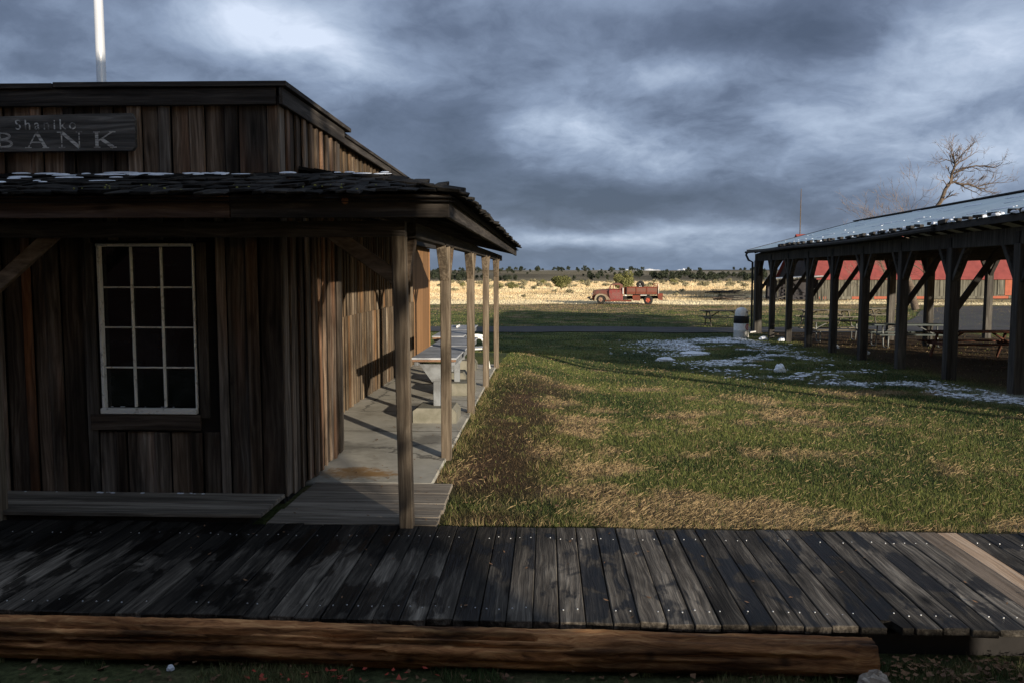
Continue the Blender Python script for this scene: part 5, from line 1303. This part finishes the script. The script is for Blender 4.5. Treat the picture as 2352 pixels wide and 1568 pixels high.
juniper('rounded olive juniper in the field left of the truck', fx(1370, 128), 128, 1.62, 2.35, M['juniper'], 8000, 2)
juniper('low round juniper bush farther left in the field', fx(1252, 126), 126, .95, 1.30, M['juniper'], 2200, 3)
juniper('low juniper bush half hidden by the last porch post', fx(1217, 130), 130, .95, 1.25, M['juniper'], 2000, 4)
juniper('small juniper at the back of the field between the two rounded ones', fx(1328, 185), 185, 1.0, 1.5, M['juniper'], 1500, 5)
juniper('small juniper at the field edge just left of the large golden one', fx(1420, 185), 185, .75, 1.3, M['juniper'], 1300, 6)
juniper('small yellowish juniper at the field edge right of the truck', fx(1644, 180), 180, 1.0, 1.6, M['juniper'], 1500, 7)
juniper('small juniper behind the open field near the left porch posts', fx(1130, 150), 150, .8, 1.1, M['juniper'], 1200, 8)
random.seed(77)
sgm = foliage_mesh('sagebrush', M['sage'], .5, .34, 420, 50, .085, 9, .8); COL.objects.unlink(sgm)
ncount = 0
for i in range(150):
    yy = random.uniform(82, 235); 
    if i < 90: yy = random.uniform(150, 240)
    xx = fx(random.uniform(1060, 1840), yy)
    if abs(xx - 6) < 6 and yy < 90: continue
    o = sgm.copy(); COL.objects.link(o); o.location = (xx, yy, gzs(xx, yy)); s_ = random.uniform(.5, 1.25) * (1 + (yy - 80) / 260); o.scale = (s_, s_, s_ * random.uniform(.7, 1.1)); o.rotation_euler = (0, 0, random.uniform(0, 6))
    tag(o, 'pale clump of sagebrush dotted about the dry field', 'bush', 'sagebrush clumps in the dry field'); o.name = 'sagebrush'
variants = [foliage_mesh('hill_juniper', M['juniper_far'], 1.25, 1.55, 420, 60 + i, .22, 11, 1.2) for i in range(4)]
for v_ in variants: COL.objects.unlink(v_)
placed = 0; tries = 0
while placed < 285 and tries < 6000:
    tries += 1
    if placed < 150: yy = random.uniform(245, 360)
    else: yy = random.uniform(330, 640) if random.random() < .85 else random.uniform(640, 900)
    px = random.uniform(1030, 1860); xx = fx(px, yy)
    if float(fbm(np.array([xx / 45.]), np.array([yy / 60.]), 91, 3)[0]) < (.44 if placed < 150 else .47): continue
    o = random.choice(variants).copy(); COL.objects.link(o); s_ = random.uniform(.45, 1.0) * (1.0 if yy < 400 else 1.15)
    o.location = (xx, yy, gzs(xx, yy) - .1); o.scale = (s_ * random.uniform(.9, 1.3), s_ * 1.1, s_ * random.uniform(.8, 1.15)); o.rotation_euler = (0, 0, random.uniform(0, 6))
    tag(o, 'small dark juniper dotted over the distant hillside', 'tree', 'junipers on the distant hillside'); o.name = 'hill_juniper'; placed += 1

# ------------------------------------------------------------------ timber piles in the field
def pile(label, cx, cy, n, w, seed):
    rr = random.Random(seed); t = thing('timber_pile', label, 'timber pile', (cx, cy, gzs(cx, cy)), 'heaps of old timber in the field')
    for i in range(n):
        z = gzs(cx, cy) + .06 + .11 * (i % 5) * rr.uniform(.5, 1.1); L_ = rr.uniform(.25, .95) * w; a = rr.gauss(0, .45); xx = cx + rr.gauss(0, .24) * w; yy = cy + rr.uniform(-.9, .9); th = rr.uniform(.05, .15)
        p0 = Vector((xx - L_ / 2 * math.cos(a), yy - L_ / 2 * math.sin(a), z + rr.uniform(-.05, .05))); p1 = Vector((xx + L_ / 2 * math.cos(a), yy + L_ / 2 * math.sin(a), z + rr.gauss(0, .16)))
        if rr.random() < .55: MB().tube([p0, (p0 + p1) / 2 + Vector((0, rr.gauss(0, .08), rr.gauss(0, .05))), p1], [th * .55, th * .5, th * .35], 7).build('log', M['bark'] if rr.random() < .6 else M['pav_dark'], t)
        else: MB().beam(p0, p1, th * 1.6, th * .7, (0, 0, 1), .01).build('log', M['board_grey'] if rr.random() < .4 else M['pav_dark'], t)
pile('heap of old dark timbers out in the dry field', fx(1770, 105), 105, 30, 3.6, 1)
pile('lower tangle of grey branches and timbers nearer the lawn', fx(1780, 80), 80, 24, 3.0, 2)

# ------------------------------------------------------------------ snow, rock, leaves
n = 80000; y = RNG.uniform(10.8, 33.5, n); x = RNG.uniform(1.5, 10.5, n)
pr = snow_density(x, y) * sst(.40, .66, fbm(x * 1.1, y * .8, 101, 4)) * .8
k = (RNG.uniform(0, 1, n) < pr) & (x < 7.9 + .036 * (y - 14.6)); x, y = x[k], y[k]
n = len(x); m_ = 6; z = gz(x, y); sz = RNG.uniform(.010, .048, n) * RNG.uniform(.5, 1.2, n); vs = np.empty((n, m_ + 1, 3))
vs[:, 0] = np.stack([x, y, z + .022 + sz * .12], 1)
for j in range(m_):
    a = 2 * np.pi * j / m_ + RNG.uniform(-.3, .3, n); r = sz * RNG.uniform(.5, 1.2, n)
    vs[:, j + 1] = np.stack([x + np.cos(a) * r * 1.5, y + np.sin(a) * r, z + .018], 1)
base = (np.arange(n) * (m_ + 1))[:, None]
tri = np.concatenate([np.stack([base[:, 0], base[:, 0] + 1 + j, base[:, 0] + 1 + (j + 1) % m_], 1) for j in range(m_)])
kind(np_mesh('patchy_snow', vs.reshape(-1, 3), tri, M['snow']), 'stuff')
def lump(name, label, cat, x, y, sx_, sy_, sz_, mat, seed, group=None, z=None):
    rr = np.random.default_rng(seed); mb = MB()
    rings, seg_ = 7, 12
    for i in range(rings + 1):
        ph = math.pi / 2 * (1 - i / rings) - (.25 if i == rings else 0)
        for k_ in range(seg_):
            a = 2 * math.pi * k_ / seg_; q_ = 1 + rr.uniform(-.14, .14)
            mb.v.append((x + sx_ * math.cos(a) * math.cos(ph) * q_, y + sy_ * math.sin(a) * math.cos(ph) * q_, (gzs(x, y) if z is None else z) + sz_ * math.sin(ph) * q_ + .01))
    for i in range(rings):
        for k_ in range(seg_): mb.f.append([i * seg_ + k_, (i + 1) * seg_ + k_, (i + 1) * seg_ + (k_ + 1) % seg_, i * seg_ + (k_ + 1) % seg_])
    o = mb.build(name, mat, None, fix=True); return tag(o, label, cat, group)
lump('snowball', 'round snow lump alone on the grass right of centre', 'snow lump', 5.30, 18.9, .13, .12, .17, M['snow'], 1)
lump('snow_heap', 'flat white snow remnant on the lawn left of the patchy strip', 'snow lump', 3.15, 21.9, .26, .15, .09, M['snow'], 2)
lump('snow_heap', 'long snow remnant just right of the small flat one, nearer the barrel', 'snow lump', 4.25, 24.0, .42, .22, .09, M['snow'], 3)
for i, (px_, py_) in enumerate(((2030, 27.0), (1905, 30.8), (2100, 24.5), (1860, 31.6))):
    lump('snow_heap', ('snow lump at the foot of the fifth pavilion post', 'snow lump between the second and third far posts', 'snow lump at the foot of the sixth pavilion post', 'small snow lump by the second far post')[i], 'snow lump', fx(px_, py_), py_, .17, .12, .12, M['snow'], 10 + i)
lump('rock', 'pale angular rock on the grass before the right end of the log', 'rock', 1.60, 3.945, .085, .045, .10, M['rock'], 5)
lump('snow_bit', 'small white lump on the grass against the left log', 'snow lump', -1.93, 4.03, .020, .014, .022, M['snow'], 6)
def leaves(name, n, xr, yr, mat, seed, zoff=.03):
    r = np.random.default_rng(seed); x = r.uniform(*xr, n); y = r.uniform(*yr, n); z = gz(x, y) + r.uniform(.005, zoff, n); s = r.uniform(.008, .022, n)
    a = r.uniform(0, 6.28, n); vs = np.empty((n, 5, 3))
    for j, (u, v, hgt) in enumerate(((-1.2, 0, .3), (-.2, -.7, 0), (1.3, 0, .45), (-.2, .7, .25), (.1, 0, -.1))):
        vs[:, j] = np.stack([x + s * (u * np.cos(a) - v * np.sin(a)), y + s * (u * np.sin(a) + v * np.cos(a)), z + s * (hgt + r.uniform(-.2, .5, n))], 1)
    b = (np.arange(n) * 5)
    f = np.concatenate([np.stack([b + p, b + q_, b + 4], 1) for p, q_ in ((0, 1), (1, 2), (2, 3), (3, 0))])
    return kind(np_mesh(name, vs.reshape(-1, 3), f, mat), 'stuff')
leaves('fallen_leaves', 420, (-.8, 6.0), (6.0, 13), M['leaf'], 7, .05)
leaves('fallen_leaves', 420, (1.5, 3.4), (4.02, 4.24), M['leaf'], 1, .06)
leaves('fallen_leaves', 420, (-3.2, 3.2), (3.5, 4.05), M['leaf'], 2, .04)
leaves('fallen_leaves', 30, (-1.5, -.5), (3.86, 4.03), M['leaf_red'], 3, .05)

def specks(name, pts, mat, parent, seed, r0, r1):
    rr = random.Random(seed); mb = MB()
    for (x, y, z) in pts:
        r = rr.uniform(r0, r1); o = len(mb.v); mb.lathe([(r, 0), (r * .85, r * .35), (r * .3, r * .5), (.0005, r * .5)], 7, (x, y, z))
        for q_ in range(o, len(mb.v)):
            p = mb.v[q_]; mb.v[q_] = (x + (p[0] - x) * rr.uniform(1.0, 1.9), p[1], p[2])
    return kind(mb.build(name, mat, parent), 'stuff')
specks('snow', [(random.choice((-4.25, -3.95, -3.6, -3.55, -3.5, -3.25, -2.95, -2.88, -2.8)) + random.uniform(-.04, .04), 6.455 + random.uniform(-.012, .008), .066) for _ in range(20)], M['snow'], dk2, 3, .006, .014)
specks('snow', [(-3.5 + .6 * random.random(), 6.442, .772) for _ in range(7)], M['snow'], window, 4, .005, .010)
def litter(name, n, xr, yr, z, mat, parent, seed):
    r = np.random.default_rng(seed); mb = MB()
    for i in range(n):
        x, y = r.uniform(*xr), r.uniform(*yr); a = r.uniform(0, 6.28); s_ = r.uniform(.008, .020); c_, d_ = math.cos(a) * s_, math.sin(a) * s_
        mb.quad((x - c_, y - d_, z), (x + d_ * .5, y - c_ * .5, z + .004), (x + c_, y + d_, z + r.uniform(.002, .012)), (x - d_ * .5, y + c_ * .5, z + .003))
    return kind(mb.build(name, mat, parent), 'stuff')
litter('fallen_leaves', 70, (-2.0, -1.05), (7.1, 12), .003, M['leaf'], slab, 1)
litter('fallen_leaves', 26, (-2.0, -.85), (5.95, 7.0), .006, M['leaf'], dk, 2)
litter('fallen_leaves', 60, (-2.5, 3.0), (4.3, 5.85), .003, M['leaf'], bw, 3)

# ------------------------------------------------------------------ across the street, behind the camera: what casts the foreground shade
hb = thing('brick_building', 'two-storey brick building across the street behind the viewpoint', 'building', (-6, -9, -.26))
HX0, HX1, HY = -22.0, 6.15, -4.4
wb = MB().box(((HX0 + HX1) / 2, HY - 5, 4.2), (HX1 - HX0, 10, 9.2), bev=.02).build('walls', M['brick'], hb)
MB().box(((HX0 + HX1) / 2, HY - 5, 8.95), (HX1 - HX0 + .5, 10.5, .35)).build('cornice', M['dark_x'], hb)
for fl in (1.6, 5.6):
    for i in range(8):
        xx = HX0 + 2 + i * 3.3
        wv_ = MB().box((xx, HY + .02, fl), (1.1, .08, 1.9)).build('window', M['white'], hb)
        MB().box((xx, HY + .07, fl), (.92, .02, 1.7), bev=0).build('pane', M['glass'], wv_)
bare_tree('bare street tree at the corner of the brick building behind the viewpoint', 8.0, -8.2, 9.5, (.05, 0, 1), .22, 44, .9, .3, 'bare street trees', zz=-.3)
random.seed(9)
for i, (u_, v_) in enumerate(((14.2, -16.5), (16.6, -18.5), (19.0, -17.0), (21.6, -19.5))):  # unseen juniper row, added to keep the sun off the pavilion
    xx, yy = .819 * u_ - .574 * v_, .574 * u_ + .819 * v_
    juniper(('tall out-of-view juniper added to shade the pavilion, nearest the street', 'second tall out-of-view juniper added to shade the pavilion', 'third tall out-of-view juniper added to shade the pavilion', 'last tall out-of-view juniper added to shade the pavilion')[i], xx, yy, 2.0, 6.4 + (i % 2) * .5, M['juniper_far'], 5200, 200 + i, leaf=.22, group='unseen junipers added for shade')
fn = thing('shade_fence', 'low solid plank fence added out of view to shade the log and boardwalk edge', 'fence', (4.7, -1.6, -.2))  # added, unseen: blocks the sun from the log and the plank ends
xx = 3.3
while xx < 6.5: MB().box((xx, -1.6, .52), (.17, .03, 1.46), None, .004).build('board', M['board_grey'], fn); xx += .172
MB().box((4.7, -1.66, .9), (2.8, .06, .1)).build('rail', M['board_grey'], fn)
